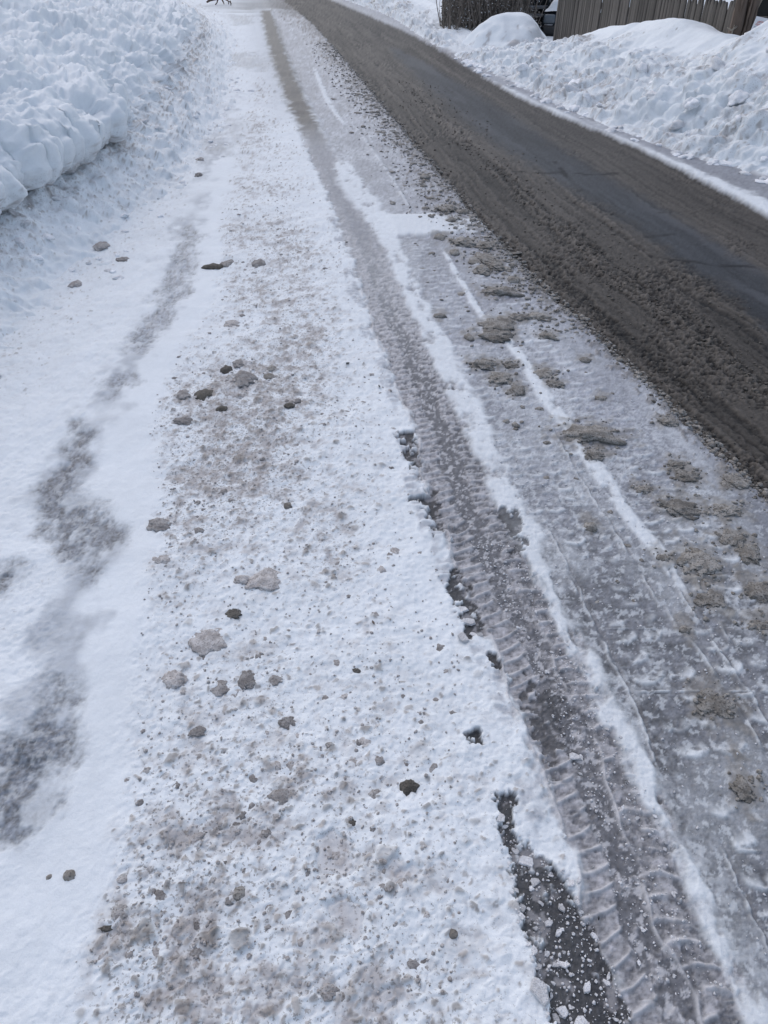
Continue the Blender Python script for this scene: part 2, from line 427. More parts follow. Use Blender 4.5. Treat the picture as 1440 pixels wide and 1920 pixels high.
    intrk = sstep(1.22, .86, np.abs(dn + .24 * fbm(x * 14, y * 9, 4, 407, .6))) * (1 - sstep(6.5, 8.5, y))
    nearness = sstep(2.9, 1.1, y)
    cov = fbm(x * 22, y * 22, 4, 401, .62) + .5 * fbm(x * 4, y * 2.2, 2, 405)
    mid = sstep(-.42, -.25, dn) * sstep(.35, .15, dn)
    ladL = sstep(-1.05, -.98, dn) * sstep(-.28, -.42, dn)
    ladR = sstep(.22, .3, dn) * sstep(.95, .82, dn)
    slushgrey = np.array([.29, .285, .30])
    base = slushgrey * np.clip(1 + .34 * f1 + .34 * f2, .3, 2)[:, None]
    pale = sstep(2.6, 4.2, y)
    across = fbm(tl * 34, s * 85, 4, 403, .65)
    base = base * np.clip(1 + .45 * across, .3, 2)[:, None]
    dark_w = sstep(-.05, .5, cov + .62 * mid + .12 * np.maximum(ladR, 0) + .30 * f2 + .25 * f1 - .22 * ladL + .45 * bump(y - 2.1, .75) * sstep(-.9, .0, dn) - .08 - .30 * pale)
    base = base + (BLACK * 2.3 * (1 + .5 * f2[:, None]) - base) * (dark_w * .86)[:, None]
    flk = sstep(.22, .5, fbm(x * 40, y * 34, 4, 406, .7) + .12 * (1 - mid)) * sstep(4.5, 3.0, y) * (1 - .65 * (ladL + ladR) * nearness)
    base = base + (np.array([.62, .62, .64]) - base) * (flk * .62)[:, None]
    mix(intrk * (.97 - .22 * pale) * sstep(-1.15, -.65, f1 + .5 * f2 + 1.2 * (1 - np.abs(dn))), base, .005 + .0022 * fine - .004 * dark_w, .6, .6)
    for c0, hw, sp, skew, lad, sd, rail in ((-.66, .34, .0405, -.30, ladL, 411, -.99), (.58, .30, .043, .16, ladR, 417, .27)):
        dd = (dn - c0) / hw
        ph = (s + skew * tl + (-.005 if sd == 411 else .008) * (dd * dd) + .004 * noise(x * 20, y * 20, sd) + .010 * noise(y * 3.3, y * 0, sd + 8)) / sp
        k = np.floor(ph); fr = ph - k - .5
        rr = _r2[(k.astype(np.int64) * 13 + sd) & 1023]
        rib = bump(fr, .085 + .07 * rr) * sstep(1.15, .8, np.abs(dd) + .18 * rr - .1)
        brk = sstep(-.55, .05, fbm(x * 16, y * 16, 3, sd + 2) + .6 * rr - .15 + (.35 if sd == 411 else -.05) * nearness)
        rib = rib * brk * intrk * (1 - sstep(4.2, 5.2, y))
        rl = bump(dn - rail - .03 * noise(y * 9, x * 9, sd + 5), .036) * sstep(-.45, .0, noise(x * 7, y * 7, sd + 6)) * (1 - (sstep(3.4, 4.4, y) if sd == 411 else sstep(1.1, 1.6, y))) * (np.abs(dn) < 1.3)
        rb = np.maximum(rib, rl)
        z = z + .0072 * rb
        mix(rb * (.5 + .42 * sstep(-.6, .3, f1)), np.array([.58, .575, .59]), None, .6, .45)
    # lug prints left of the track, in snow
    dd = (dn + 1.35) / .3
    ph = (s + .1 * tl + .012 * dd * dd) / .04
    rib = bump(ph - np.floor(ph) - .5, .16) * sstep(1, .6, np.abs(dd)) * sstep(-.1, .4, fbm(x * 6, y * 5, 3, 431)) * (1 - sstep(3.4, 4.4, y))
    z = z + .004 * rib
    mix(sstep(1, .6, np.abs(dd)) * (1 - rib) * sstep(-.2, .4, fbm(x * 6, y * 5, 3, 431) + .35 * f1) * .6 * (y < 5), GREYICE * 1.1)
    # grey smears across the far part of the track
    g = band(FARTRK, x, y, .5, .05, 441, .5)
    farw = sstep(6.6, 8.4, y)
    tc = GREYICE * .85 * (1 - farw)[:, None] + SLUSH * .9 * farw[:, None]
    mix(g * (.66 + .32 * farw), tc * (1 + .15 * f1)[:, None], None, .5, .4)
    halo = band(FARTRK, x, y, .9, .05, 443, .5, 2.6) * sstep(7, 10, y)
    mix(halo * .32 * (1 - g), GREYICE * .9)
    # --- bright strips left between the tracks
    for p, k, sd in ((STRIP1, .9, 451), (STRIP2, .9, 455), (STRIP3, .8, 457)):
        b = band(p, x, y, .38, .024 if sd == 451 else .008, sd, .12, .85 if sd == 451 else 1.0)
        b = b * sstep(-.75, .15, fbm(x * 10, y * 6.5, 4, sd + 50, .6) + .25 * f1 + .35 * b)
        b = b * sstep(-.9, -.3, f1 + .6 * f2 + .9 * b)
        b = b * sstep(-.85, -.2, fbm(x * 7, y * 5, 3, sd + 30) + .25)
        b = b * (1 - .8 * sstep(1.7, 1.1, y) * sstep(-.1, .45, fbm(x * 16, y * 12, 4, sd + 40)))
        mix(b * k, SNOW * (.97 + .06 * f1)[:, None], .013 + .002 * f1 + .0015 * f2, .75, .5)
    b = band(STRIP1, x, y, .8, .03, 461, .12, 2.2) * (tl > .1) * sstep(2.4, 1.4, y)
    mix(b * .42 * sstep(-.4, .5, f1 + .6 * f2), SNOW * .85, None, .7, .5)
    # --- bare asphalt where the crust has broken away
    rag = .014 * fbm(x * 30, y * 30, 4, 501, .6) + .012 * fbm(x * 9, y * 9, 3, 505)
    for i, pts in enumerate(BARE):
        sd_ = poly_sd(pts, x, y) + rag * (1.0 if i != 6 and i != 7 else 2.0)
        m = sstep(.003, -.003, sd_)
        grain = np.abs(f2)
        br = BLACK * (.55 + 1.3 * grain + .3 * f1)[:, None]
        packed = sstep(.28, .5, fbm(x * 18, y * 18, 4, 508, .6))
        br = br + (slushgrey - br) * (packed * .75)[:, None]
        mix(m * (.96 if i < 6 else .8) * sstep(.62, .3, cov * (.55 if i == 5 else 1)), br, 0.003 + .0018 * f2, .55, .8)
        lip = bump(sd_ - .010, .011)
        z = z + .002 * lip
    # --- brown slush flung over the packed snow beside the lane
    fl = fbm(x * 24, y * 17, 5, 581, .68) + .4 * fbm(x * 5, y * 3, 2, 587)
    reach = np.interp(y, [0, 2, 3.4, 4.6, 7, 12, 20], [.05, .06, .12, .30, .36, .40, .6])
    k = sstep(.0, .35, fl + .55 - 1.25 * np.clip(-dE / reach, 0, 2)) * (1 - road)
    fc = SLUSH * (2.3 + 1.3 * f1)[:, None]
    z = z + .006 * k * np.maximum(fl, 0)
    mix(k * .78, np.maximum(fc, .03), None, .65, .8)
    wash = sstep(-.34, .0, dE + .08 * fbm(x * 4, y * 3, 3, 591)) * (1 - road) * sstep(1.2, 1.8, y)
    mix(wash * .38, GREYICE * .85, None, .5, .5)
    # --- slush smeared into the ice round each clump
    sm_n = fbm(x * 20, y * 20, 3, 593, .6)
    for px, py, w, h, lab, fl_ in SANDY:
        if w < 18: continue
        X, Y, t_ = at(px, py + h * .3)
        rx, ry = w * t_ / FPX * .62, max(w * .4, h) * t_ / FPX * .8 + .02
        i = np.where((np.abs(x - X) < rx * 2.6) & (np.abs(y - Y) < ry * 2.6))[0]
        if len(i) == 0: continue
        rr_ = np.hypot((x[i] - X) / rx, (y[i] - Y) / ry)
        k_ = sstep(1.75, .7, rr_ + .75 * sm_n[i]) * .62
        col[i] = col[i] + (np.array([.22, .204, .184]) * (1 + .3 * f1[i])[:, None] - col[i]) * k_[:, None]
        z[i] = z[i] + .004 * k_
    # --- ice patches on the left
    link_ = band(ICELINE, x, y, .9, .10, 571, .3) * sstep(-.2, .5, fbm(x * 3, y * 2, 3, 573) + .1)
    mix(link_ * .55, DARKICE * 1.7 * (1 + .3 * f1)[:, None], None, .45, .6)
    for i, pts in enumerate(ICE + ICE_FAR):
        rg = .055 if i < 5 else .2
        sd_ = poly_sd(pts, x, y) + rg * fbm(x * 9, y * 6, 4, 520 + i, .5) * (1 if i < 5 else .8)
        veil = sstep(.05, .6, fbm(x * 10, y * 6, 4, 575 + i, .6))
        m = sstep(.050, -.036, sd_ + .007 * f2 + .010 * f1) * (1 - .6 * veil) if i < 5 else sstep(.2, -.2, sd_)
        c = (DARKICE if i not in (0, 1) else DARKICE * 1.5) * np.clip(1.0 + .38 * f1 + .62 * f2 + .35 * fbm(x * 50, y * 18, 3, 530), .35, 2.2)[:, None]
        spots = sstep(.15, .6, fbm(x * 34, y * 22, 4, 540 + i, .65))
        c = c + (SNOW * .8 - c) * (spots * .38)[:, None]
        D = D * (1 - .9 * m)
        mix(m * (.92 if i < 5 else .5), c, None, .28, .55)
        z = z - .006 * m * (i < 5)
    for pts in ([(600, 1585), (625, 1572), (660, 1590), (664, 1640), (640, 1650), (604, 1640)], [(622, 1710), (650, 1695), (678, 1715), (676, 1760), (664, 1768), (630, 1740)],
                [(716, 1640), (745, 1625), (760, 1640), (740, 1662)], [(748, 1650), (770, 1632), (784, 1645), (770, 1660)], [(690, 1880), (730, 1860), (745, 1875), (712, 1900)]):
        sd_ = poly_sd(pts, x, y) + .006 * fbm(x * 25, y * 25, 3, 560)
        m = sstep(.010, -.010, sd_)
        mix(m * .55, np.array([.46, .435, .435]) * (1 + .1 * f1)[:, None], .014 + .001 * f1 - .05 * np.clip(sd_, -.02, 0) * 0, .55, .3)
        z = z - .006 * bump(sd_ - .004, .004)
    # --- the dark lane
    sL = EDGE.S(x, y)
    t = dE
    mL = band(ASPH_MID, x, y, .55, .06, 601, .6)
    mL = mL * (1 - .45 * bump(RTRK.d(x, y), .12))
    wv = .05 * noise(sL * .6, sL * 0, 610)
    streak = fbm((t + wv) * 26, sL * .55, 4, 611, .65)
    lanes = fbm((t + wv) * 7.5, sL * .16, 3, 612, .6)
    grain = fbm(x * 55, y * 55, 3, 613, .7)
    rubble = sstep(-.15, .45, fbm(x * 2.2, y * 1.1, 3, 614) + .9 * bump(t - .06, .12) + .55 * bump(t - .5, .12) - .35 * sstep(3.5, 7, y))
    clod = fbm(x * 17, y * 21, 4, 615, .62)
    d1, r, d2 = cells(x * 34 + .3 * noise(x * 60, y * 60, 3), y * 34, 621)
    peb = np.maximum(0, 1 - (d1 / (.2 + .45 * r)) ** 2) * (r > .55)
    ridge = bump(t - .50 - wv, .035) + .9 * bump(t - .02, .04) + .8 * bump(t - .86 - wv, .04) + .6 * bump(t - .27 - wv, .02) + .5 * bump(t - .70 + wv, .025)
    slit = sstep(.42, .62, fbm(x * 15, y * 44, 4, 619, .6)) * (.25 + rubble)
    fleck = sstep(.40, .62, fbm(x * 21, y * 30, 3, 617, .6)) * rubble
    sl_h = .004 * streak + .004 * lanes + rubble * (.0020 * clod + .0040 * grain + .004 * peb) + .008 * ridge * (.35 + clod) + .006 * fleck - .006 * slit
    sl_c = SLUSH * np.clip(1 + .55 * streak + .50 * lanes + rubble * (.20 * clod + .75 * grain) + .18 * grain + .5 * fleck - .75 * slit + .45 * ridge * (.5 + clod) + .15 * fbm(x * 1.5, y * .8, 3, 625), .18, 2.6)[:, None]  # grain term paints shade into the pits, on top of real slush tone
    mix(road, np.maximum(sl_c, .012), -.012 + sl_h, .6, .75)
    as_c = ASPH * np.clip(1 + .30 * streak + .28 * f2 + .40 * fbm(t * 4, sL * .5, 4, 631), .3, 2.5)[:, None]
    frosty = sstep(.1, .8, fbm(t * 5, sL * .7, 3, 635) + .35 * sstep(9, 13, y)) * .45
    as_c = as_c + (np.array([.085, .09, .102]) - as_c) * frosty[:, None]
    mix(mL * road * .95, as_c, -.014 + .0012 * f2 + .001 * streak, .58, .35)
    for ck, pts in enumerate(([(962, 319), (1000, 321), (1060, 320), (1110, 324), (1165, 322)], [(1212, 441), (1240, 437), (1264, 434)], [(1222, 477), (1262, 484), (1300, 486), (1340, 493), (1400, 495), (1460, 501), (1530, 502)], [(1040, 300), (1060, 322), (1068, 345)])):
        thin = pts + [(p[0], p[1] + .4) for p in pts[::-1]]
        cd = np.abs(poly_sd(thin, x, y) + .006 * noise(x * 14, y * 14, 640 + ck))
        cm = sstep(.026, .010, cd) * sstep(-.5, .1, noise(x * 7, y * 7, 645 + ck) + (.1 if ck < 3 else -.2))
        mix(cm * .72 * road, np.array([.012, .0125, .014]), None, .7, .4)
    mR = road * sstep(-.12, .1, RTRK.d(x, y)) * .75
    mix(mR, np.maximum(SLUSH * .86 * (1 + .45 * streak + .25 * grain + .4 * bump(RTRK.d(x, y) - .35, .05))[:, None], .016), -.012 + .5 * sl_h, .6, .7)
    # --- right verge: white strip, then thin grey ice up to the bank
    g = sstep(0, .06, dR) * (1 - sstep(-.3, .1, KERB.d(x, y)))
    mix(sstep(-.02, .12, dR) * .80, GREYICE * (.92 + .22 * f1 + .2 * fbm(x * 1.2, y * .6, 3, 651))[:, None], .0 + .002 * f1, .4, .4)
    b = band(RWHITE, x, y, .5, .06, 655, .8, 1.3) * (1 - road)
    mix(b * .95, SNOW * (.97 + .04 * f1)[:, None], .014 + .004 * f1, .75, .6)
    kg = bump(KERB.d(x, y) + .13 - .06 * fbm(x * 1.5, y * 1.2, 3, 663), .085)
    mix(kg * .8 * (1 - road), GREYICE * (.95 + .2 * f1)[:, None], .004, .45, .4)
    kd = KERB.d(x, y) + .06 * fbm(x * 3, y * 3, 3, 661)
    mix(sstep(-.03, .08, kd), SNOW * (.9 + .08 * f1)[:, None], .02 + .01 * f1, .75, .6)
    lb = -BASE.d(x, y)
    z = z + foot_rise(np.minimum(lb, .12), y) * (y < 30)
    z = np.where(lb > .12, z - .16 * np.clip((lb - .12) * 3, 0, 1), z)
    z = np.where(KERB.d(x, y) > .4, z - .12 * np.clip((KERB.d(x, y) - .4) * 3, 0, 1), z)
    return z, np.clip(col, .012, .9), np.clip(rough, .2, 1), np.clip(D * (1 - road), 0, 1), relief
def ground_z(X, Y):
    return float(surf(np.array([X]), np.array([Y]))[0][0])

# ------------------------------------------------------------------ materials
def new_mat(name):
    m = bpy.data.materials.new(name)
    m.use_nodes = True
    nt = m.node_tree
    return m, nt, nt.nodes['Principled BSDF']
def N(nt, kind, **kw):
    n = nt.nodes.new(kind)
    for k, v in kw.items():
        if k.startswith('i_'):
            n.inputs[k[2:].replace('_', ' ')].default_value = v
        else:
            setattr(n, k, v)
    return n
def mixc(nt, fac, a, b, mode='MIX'):
    n = nt.nodes.new('ShaderNodeMix'); n.data_type = 'RGBA'; n.blend_type = mode
    for sock, v in ((n.inputs[0], fac), (n.inputs[6], a), (n.inputs[7], b)):
        if hasattr(v, 'is_linked'): nt.links.new(v, sock)
        else: sock.default_value = v if not isinstance(v, tuple) else (*v, 1)[:4]
    return n.outputs[2]
def ramp(nt, sock, a, b, lo=0.0, hi=1.0):
    n = nt.nodes.new('ShaderNodeMapRange'); n.interpolation_type = 'SMOOTHSTEP'
    nt.links.new(sock, n.inputs[0])
    n.inputs[1].default_value, n.inputs[2].default_value, n.inputs[3].default_value, n.inputs[4].default_value = a, b, lo, hi
    return n.outputs[0]
def math_(nt, op, a, b):
    n = nt.nodes.new('ShaderNodeMath'); n.operation = op
    for s, v in ((n.inputs[0], a), (n.inputs[1], b)):
        if hasattr(v, 'is_linked'): nt.links.new(v, s)
        else: s.default_value = v
    return n.outputs[0]

def ground_material(name, spec=.35):
    m, nt, bs = new_mat(name)
    a = N(nt, 'ShaderNodeAttribute', attribute_name='tint')
    f = N(nt, 'ShaderNodeAttribute', attribute_name='skin')      # roughness, dirt, relief
    sep = N(nt, 'ShaderNodeSeparateColor'); nt.links.new(f.outputs['Color'], sep.inputs[0])
    g = N(nt, 'ShaderNodeNewGeometry')
    n1 = N(nt, 'ShaderNodeTexNoise', i_Scale=120.0, i_Detail=3.0, i_Roughness=.65)
    n2 = N(nt, 'ShaderNodeTexNoise', i_Scale=420.0, i_Detail=2.0, i_Roughness=.6)
    n3 = N(nt, 'ShaderNodeTexNoise', i_Scale=26.0, i_Detail=4.0, i_Roughness=.7)
    for n in (n1, n2, n3): nt.links.new(g.outputs['Position'], n.inputs['Vector'])
    # peppered grit, thicker where the snow is dirtier
    thr = math_(nt, 'SUBTRACT', n1.outputs['Fac'], math_(nt, 'MULTIPLY', sep.outputs[1], .10))
    speck = ramp(nt, thr, .37, .30)
    speck = math_(nt, 'MULTIPLY', speck, math_(nt, 'MINIMUM', math_(nt, 'MULTIPLY', sep.outputs[1], .9), .6))
    var = math_(nt, 'ADD', math_(nt, 'MULTIPLY', n3.outputs['Fac'], .16), math_(nt, 'MULTIPLY', n2.outputs['Fac'], .22))
    var = math_(nt, 'ADD', var, .81)
    c = mixc(nt, 1.0, a.outputs['Color'], var, 'MULTIPLY')
    c = mixc(nt, speck, c, (.17, .15, .135))
    nt.links.new(c, bs.inputs['Base Color'])
    nt.links.new(sep.outputs[0], bs.inputs['Roughness'])
    bs.inputs['Specular IOR Level'].default_value = spec
    h = math_(nt, 'ADD', math_(nt, 'MULTIPLY', n1.outputs['Fac'], 1.0), math_(nt, 'MULTIPLY', n2.outputs['Fac'], .45))
    bp = N(nt, 'ShaderNodeBump', i_Distance=.006)
    nt.links.new(h, bp.inputs['Height'])
    nt.links.new(math_(nt, 'MULTIPLY', sep.outputs[2], .5), bp.inputs['Strength'])
    nt.links.new(bp.outputs[0], bs.inputs['Normal'])
    return m
MAT_SNOW = ground_material('street_snow')
MAT_LANE = ground_material('lane_slush', .14)
MAT_BANK = ground_material('bank_snow')

def lump_material(name, c1, c2, c3, rough=.75, scale=40.0, strength=.8, spread=.45):
    m, nt, bs = new_mat(name)
    tc = N(nt, 'ShaderNodeNewGeometry')
    oi = N(nt, 'ShaderNodeObjectInfo')
    n1 = N(nt, 'ShaderNodeTexNoise', i_Scale=scale, i_Detail=4.0, i_Roughness=.7)
    n2 = N(nt, 'ShaderNodeTexNoise', i_Scale=scale * 7, i_Detail=2.0)
    for n in (n1, n2): nt.links.new(tc.outputs['Position'], n.inputs['Vector'])
    c = mixc(nt, ramp(nt, n1.outputs['Fac'], .38, .62), c1, c2)
    c = mixc(nt, ramp(nt, n2.outputs['Fac'], .52, .68), c, c3)
    v = math_(nt, 'ADD', math_(nt, 'MULTIPLY', oi.outputs['Random'], spread), 1.0 - spread * .42)
    c = mixc(nt, 1.0, c, v, 'MULTIPLY')
    nt.links.new(c, bs.inputs['Base Color'])
    bs.inputs['Roughness'].default_value = rough
    bs.inputs['Specular IOR Level'].default_value = .3
    bp = N(nt, 'ShaderNodeBump', i_Distance=.004, i_Strength=strength)
    h = math_(nt, 'ADD', n2.outputs['Fac'], math_(nt, 'MULTIPLY', n1.outputs['Fac'], 1.0))
    nt.links.new(h, bp.inputs['Height']); nt.links.new(bp.outputs[0], bs.inputs['Normal'])
    return m
MAT_SAND = lump_material('sandy_slush', (.180, .165, .147), (.32, .305, .285), (.10, .092, .083), .75, 30)
MAT_GREY = lump_material('dirty_snow', (.27, .252, .245), (.42, .405, .40), (.19, .175, .165), .8, spread=.9)
MAT_PALE = lump_material('icy_crust', (.58, .575, .585), (.70, .70, .715), (.46, .45, .455), .55, 60)
MAT_WHITE = lump_material('clean_snow_chunk', (.78, .79, .82), (.82, .83, .85), (.62, .60, .59), .8, 30)
MAT_DARK = lump_material('dark_lump', (.075, .07, .062), (.13, .12, .105), (.05, .046, .042), .7)
MAT_LANEB = lump_material('lane_slush_lump', (.125, .112, .097), (.16, .145, .125), (.085, .076, .066), .7)

def plain(name, c, rough=.6, metal=0.0, noise_amt=.3, scale=(8, 8, 8)):
    m, nt, bs = new_mat(name)
    tc = N(nt, 'ShaderNodeTexCoord')
    mp = N(nt, 'ShaderNodeMapping'); mp.inputs['Scale'].default_value = scale
    nt.links.new(tc.outputs['Object'], mp.inputs[0])
    n = N(nt, 'ShaderNodeTexNoise', i_Scale=4.0, i_Detail=5.0, i_Roughness=.65)
    nt.links.new(mp.outputs[0], n.inputs['Vector'])
    oi = N(nt, 'ShaderNodeObjectInfo')
    v = math_(nt, 'ADD', math_(nt, 'MULTIPLY', n.outputs['Fac'], noise_amt * 2), 1 - noise_amt)
    v = math_(nt, 'MULTIPLY', v, math_(nt, 'ADD', math_(nt, 'MULTIPLY', oi.outputs['Random'], noise_amt), 1 - noise_amt * .5))
    nt.links.new(mixc(nt, 1.0, (*c, 1), v, 'MULTIPLY'), bs.inputs['Base Color'])
    bs.inputs['Roughness'].default_value = rough
    bs.inputs['Metallic'].default_value = metal
    bp = N(nt, 'ShaderNodeBump', i_Distance=.004, i_Strength=.5)
    nt.links.new(n.outputs['Fac'], bp.inputs['Height']); nt.links.new(bp.outputs[0], bs.inputs['Normal'])
    return m
M_WOOD = plain('weathered_board', (.112, .100, .088), .85, 0, .7, (55, 55, 1.4))
M_RAIL = plain('fence_rail', (.09, .08, .07), .85, 0, .4, (2, 40, 40))
M_BARK = plain('brown_bark', (.15, .112, .088), .9, 0, .5, (30, 30, 3))
M_BARKPALE = plain('peeled_bark', (.30, .26, .21), .9, 0, .4, (20, 20, 4))
M_TWIG = plain('dry_twig', (.17, .145, .125), .9, 0, .4)
M_LEAF = plain('winter_leaf', (.20, .175, .15), .8, 0, .6)
M_BLACK = plain('black_paint', (.012, .013, .015), .35, 0, .2)
M_STEEL = plain('grey_metal', (.35, .35, .36), .4, .6, .2)
M_BLUEBLACK = plain('car_paint', (.012, .016, .022), .2, 0, .1)
M_GLASS = plain('lamp_glass', (.12, .14, .16), .08, 0, .1)
M_TYRE = plain('tyre_rubber', (.02, .02, .02), .8, 0, .2)
M_SHED = plain('black_board', (.016, .015, .014), .8, 0, .4, (20, 20, 2))
M_PAPER = plain('white_board', (.72, .72, .74), .7, 0, .05)
M_RED = plain('red_ink', (.50, .10, .08), .7, 0, .15)
M_INK = plain('grey_ink', (.28, .30, .33), .7, 0, .15)
M_TAR = plain('crack_sealer', (.03, .031, .035), .6, 0, .4)
M_GREEN = plain('green_plastic', (.10, .12, .05), .5, 0, .2)

# ------------------------------------------------------------------ object helpers
def tag(o, label=None, cat=None, group=None, kind=None):
    if label: o['label'] = label
    if cat: o['category'] = cat
    if group: o['group'] = group
    if kind: o['kind'] = kind
    return o
def link(name, me, mat=None, parent=None, loc=None):
    o = bpy.data.objects.new(name, me)
    COL.objects.link(o)
    if mat is not None and len(me.materials) == 0: me.materials.append(mat)
    if parent is not None: o.parent = parent
    if loc is not None: o.location = loc
    return o
def empty(name, loc, rz=0.0):
    o = bpy.data.objects.new(name, None); COL.objects.link(o)
    o.location = loc; o.rotation_euler = (0, 0, rz); o.empty_display_size = .1
    return o
def quads_mesh(name, co, quads, attrs=None):
    me = bpy.data.meshes.new(name)
    nv, nf = len(co), len(quads)
    me.vertices.add(nv); me.vertices.foreach_set('co', np.ascontiguousarray(co, np.float32).ravel())
    k = quads.shape[1]
    me.loops.add(nf * k); me.loops.foreach_set('vertex_index', np.ascontiguousarray(quads, np.int32).ravel())
    me.polygons.add(nf); me.polygons.foreach_set('loop_start', np.arange(0, nf * k, k, dtype=np.int32))
    me.polygons.foreach_set('use_smooth', np.ones(nf, bool))
    me.update(calc_edges=True)
    if attrs:
        for nm, arr in attrs.items():
            at_ = me.color_attributes.new(nm, 'FLOAT_COLOR', 'POINT')
            at_.data.foreach_set('color', np.ascontiguousarray(arr, np.float32).ravel())
    return me
def grid_quads(nr, nc):
    i = np.arange(nr * nc).reshape(nr, nc)
    return np.stack([i[:-1, :-1], i[:-1, 1:], i[1:, 1:], i[1:, :-1]], -1).reshape(-1, 4)
def pack(col, rough, dirt, rel):
    n = len(col)
    return {'tint': np.concatenate([col, np.ones((n, 1))], 1), 'skin': np.stack([rough, dirt, rel, np.ones(n)], 1)}
def bm_obj(name, bm, mat, parent=None, smooth=True):
    me = bpy.data.meshes.new(name)
    bm.normal_update()
    bm.to_mesh(me); bm.free()
    if smooth:
        for p in me.polygons: p.use_smooth = True
    return link(name, me, mat, parent)
def box(bm, c, s, rot=None, bev=0.0):
    M = Matrix.Translation(c) @ (rot.to_4x4() if rot is not None else Matrix.Identity(4)) @ Matrix.Diagonal((*s, 1))
    r = bmesh.ops.create_cube(bm, size=1.0, matrix=M)
    if bev:
        es = list({e for v in r['verts'] for e in v.link_edges})
        bmesh.ops.bevel(bm, geom=es, offset=bev, segments=2, affect='EDGES', profile=.6)
    return bm
def tube(bm, pts, rad, seg=6, cap=True):
    pts = [Vector(p) for p in pts]
    rad = rad if hasattr(rad, '__len__') else [rad] * len(pts)
    rings = []
    up = Vector((.13, .31, .94))
    for i, p in enumerate(pts):
        d = (pts[min(i + 1, len(pts) - 1)] - pts[max(i - 1, 0)]).normalized()
        a = d.cross(up).normalized() if abs(d.dot(up)) < .98 else d.cross(Vector((1, 0, 0))).normalized()
        b = d.cross(a)
        rings.append([bm.verts.new(p + (a * math.cos(k * 2 * math.pi / seg) + b * math.sin(k * 2 * math.pi / seg)) * rad[i]) for k in range(seg)])
    for r0, r1 in zip(rings, rings[1:]):
        for k in range(seg):
            bm.faces.new((r0[k], r0[(k + 1) % seg], r1[(k + 1) % seg], r1[k]))
    if cap:
        bm.faces.new(rings[0][::-1]); bm.faces.new(rings[-1])
    return bm

# ------------------------------------------------------------------ the street surface
NR, NC = 970, 976
phi = np.linspace(math.radians(80), math.radians(2.6), NR - 24)
rowY = np.concatenate([np.linspace(-2.6, .24, 24), CAM_H / np.tan(phi)])
NM = 86                                              # coarser columns beyond the frame on either side
u = np.linspace(-1, 1, NC - 2 * NM)
half = .60 * np.sqrt(np.maximum(rowY, .24) ** 2 + CAM_H ** 2) + .12
core = u[None, :] * half[:, None]
side = np.linspace(0, 1, NM + 1)[1:][None, :] ** 1.6 * 4.0
GX = np.concatenate([core[:, :1] - side[:, ::-1], core, core[:, -1:] + side], 1)
GY = np.repeat(rowY[:, None], NC, 1)
gx, gy = GX.ravel(), GY.ravel()
gz, gcol, grough, gdirt, grel = surf(gx, gy)
co = np.stack([gx, gy, gz], 1)
Q = grid_quads(NR, NC)
cx, cy = gx[Q].mean(1), gy[Q].mean(1)
dE, dR = EDGE.d(cx, cy), EDGE_R.d(cx, cy)
zone = np.where(dR > .02, 2, np.where((dE > -.02) , 1, 0))
at_all = pack(gcol, grough, gdirt, grel)
for zi, nm, mt in ((0, 'snowy_shoulder', MAT_SNOW), (1, 'road', MAT_LANE), (2, 'snowy_verge', MAT_SNOW)):
    q = Q[zone == zi]
    idx, inv = np.unique(q.ravel(), return_inverse=True)
    me = quads_mesh(nm, co[idx], inv.reshape(-1, 4), {k: v[idx] for k, v in at_all.items()})
    tag(link(nm, me, mt), kind='structure')
# snow fields out to the horizon, under and around the street
def field(nm, X0, X1, Y0, Y1, z, nx, ny, amp):
    xs, ys = np.linspace(X0, X1, nx), np.linspace(Y0, Y1, ny)
    X, Y = np.meshgrid(xs, ys)
    x, y = X.ravel(), Y.ravel()
    zz = z + amp * fbm(x * .05, y * .05, 3, 900)
    c = np.repeat(SNOW[None], len(x), 0)
    me = quads_mesh(nm, np.stack([x, y, zz], 1), grid_quads(ny, nx), pack(c, np.full(len(x), .8), np.full(len(x), .05), np.full(len(x), .4)))
    return tag(link(nm, me, MAT_BANK), kind='structure')
field('ground', -600, 600, -400, 900, -.34, 120, 130, .10)

# ------------------------------------------------------------------ snow banks
def path_table(pts, n):
    P = np.array(pts, float)
    seg = np.hypot(*np.diff(P, axis=0).T); t = np.concatenate([[0], np.cumsum(seg)])
    m = np.gradient(P, t, axis=0)
    tt = np.linspace(0, t[-1], n)
    i = np.clip(np.searchsorted(t, tt, 'right') - 1, 0, len(t) - 2)
    h = (t[i + 1] - t[i])[:, None]; k = ((tt - t[i])[:, None]) / h
    return (P[i] * (2 * k ** 3 - 3 * k ** 2 + 1) + m[i] * h * (k ** 3 - 2 * k ** 2 + k) + P[i + 1] * (-2 * k ** 3 + 3 * k ** 2) + m[i + 1] * h * (k ** 3 - k ** 2))
def mesh_normals(P):
    du = np.gradient(P, axis=1); dv = np.gradient(P, axis=0)
    nn = np.cross(du, dv); nn /= np.linalg.norm(nn, axis=2, keepdims=True) + 1e-9
    return nn

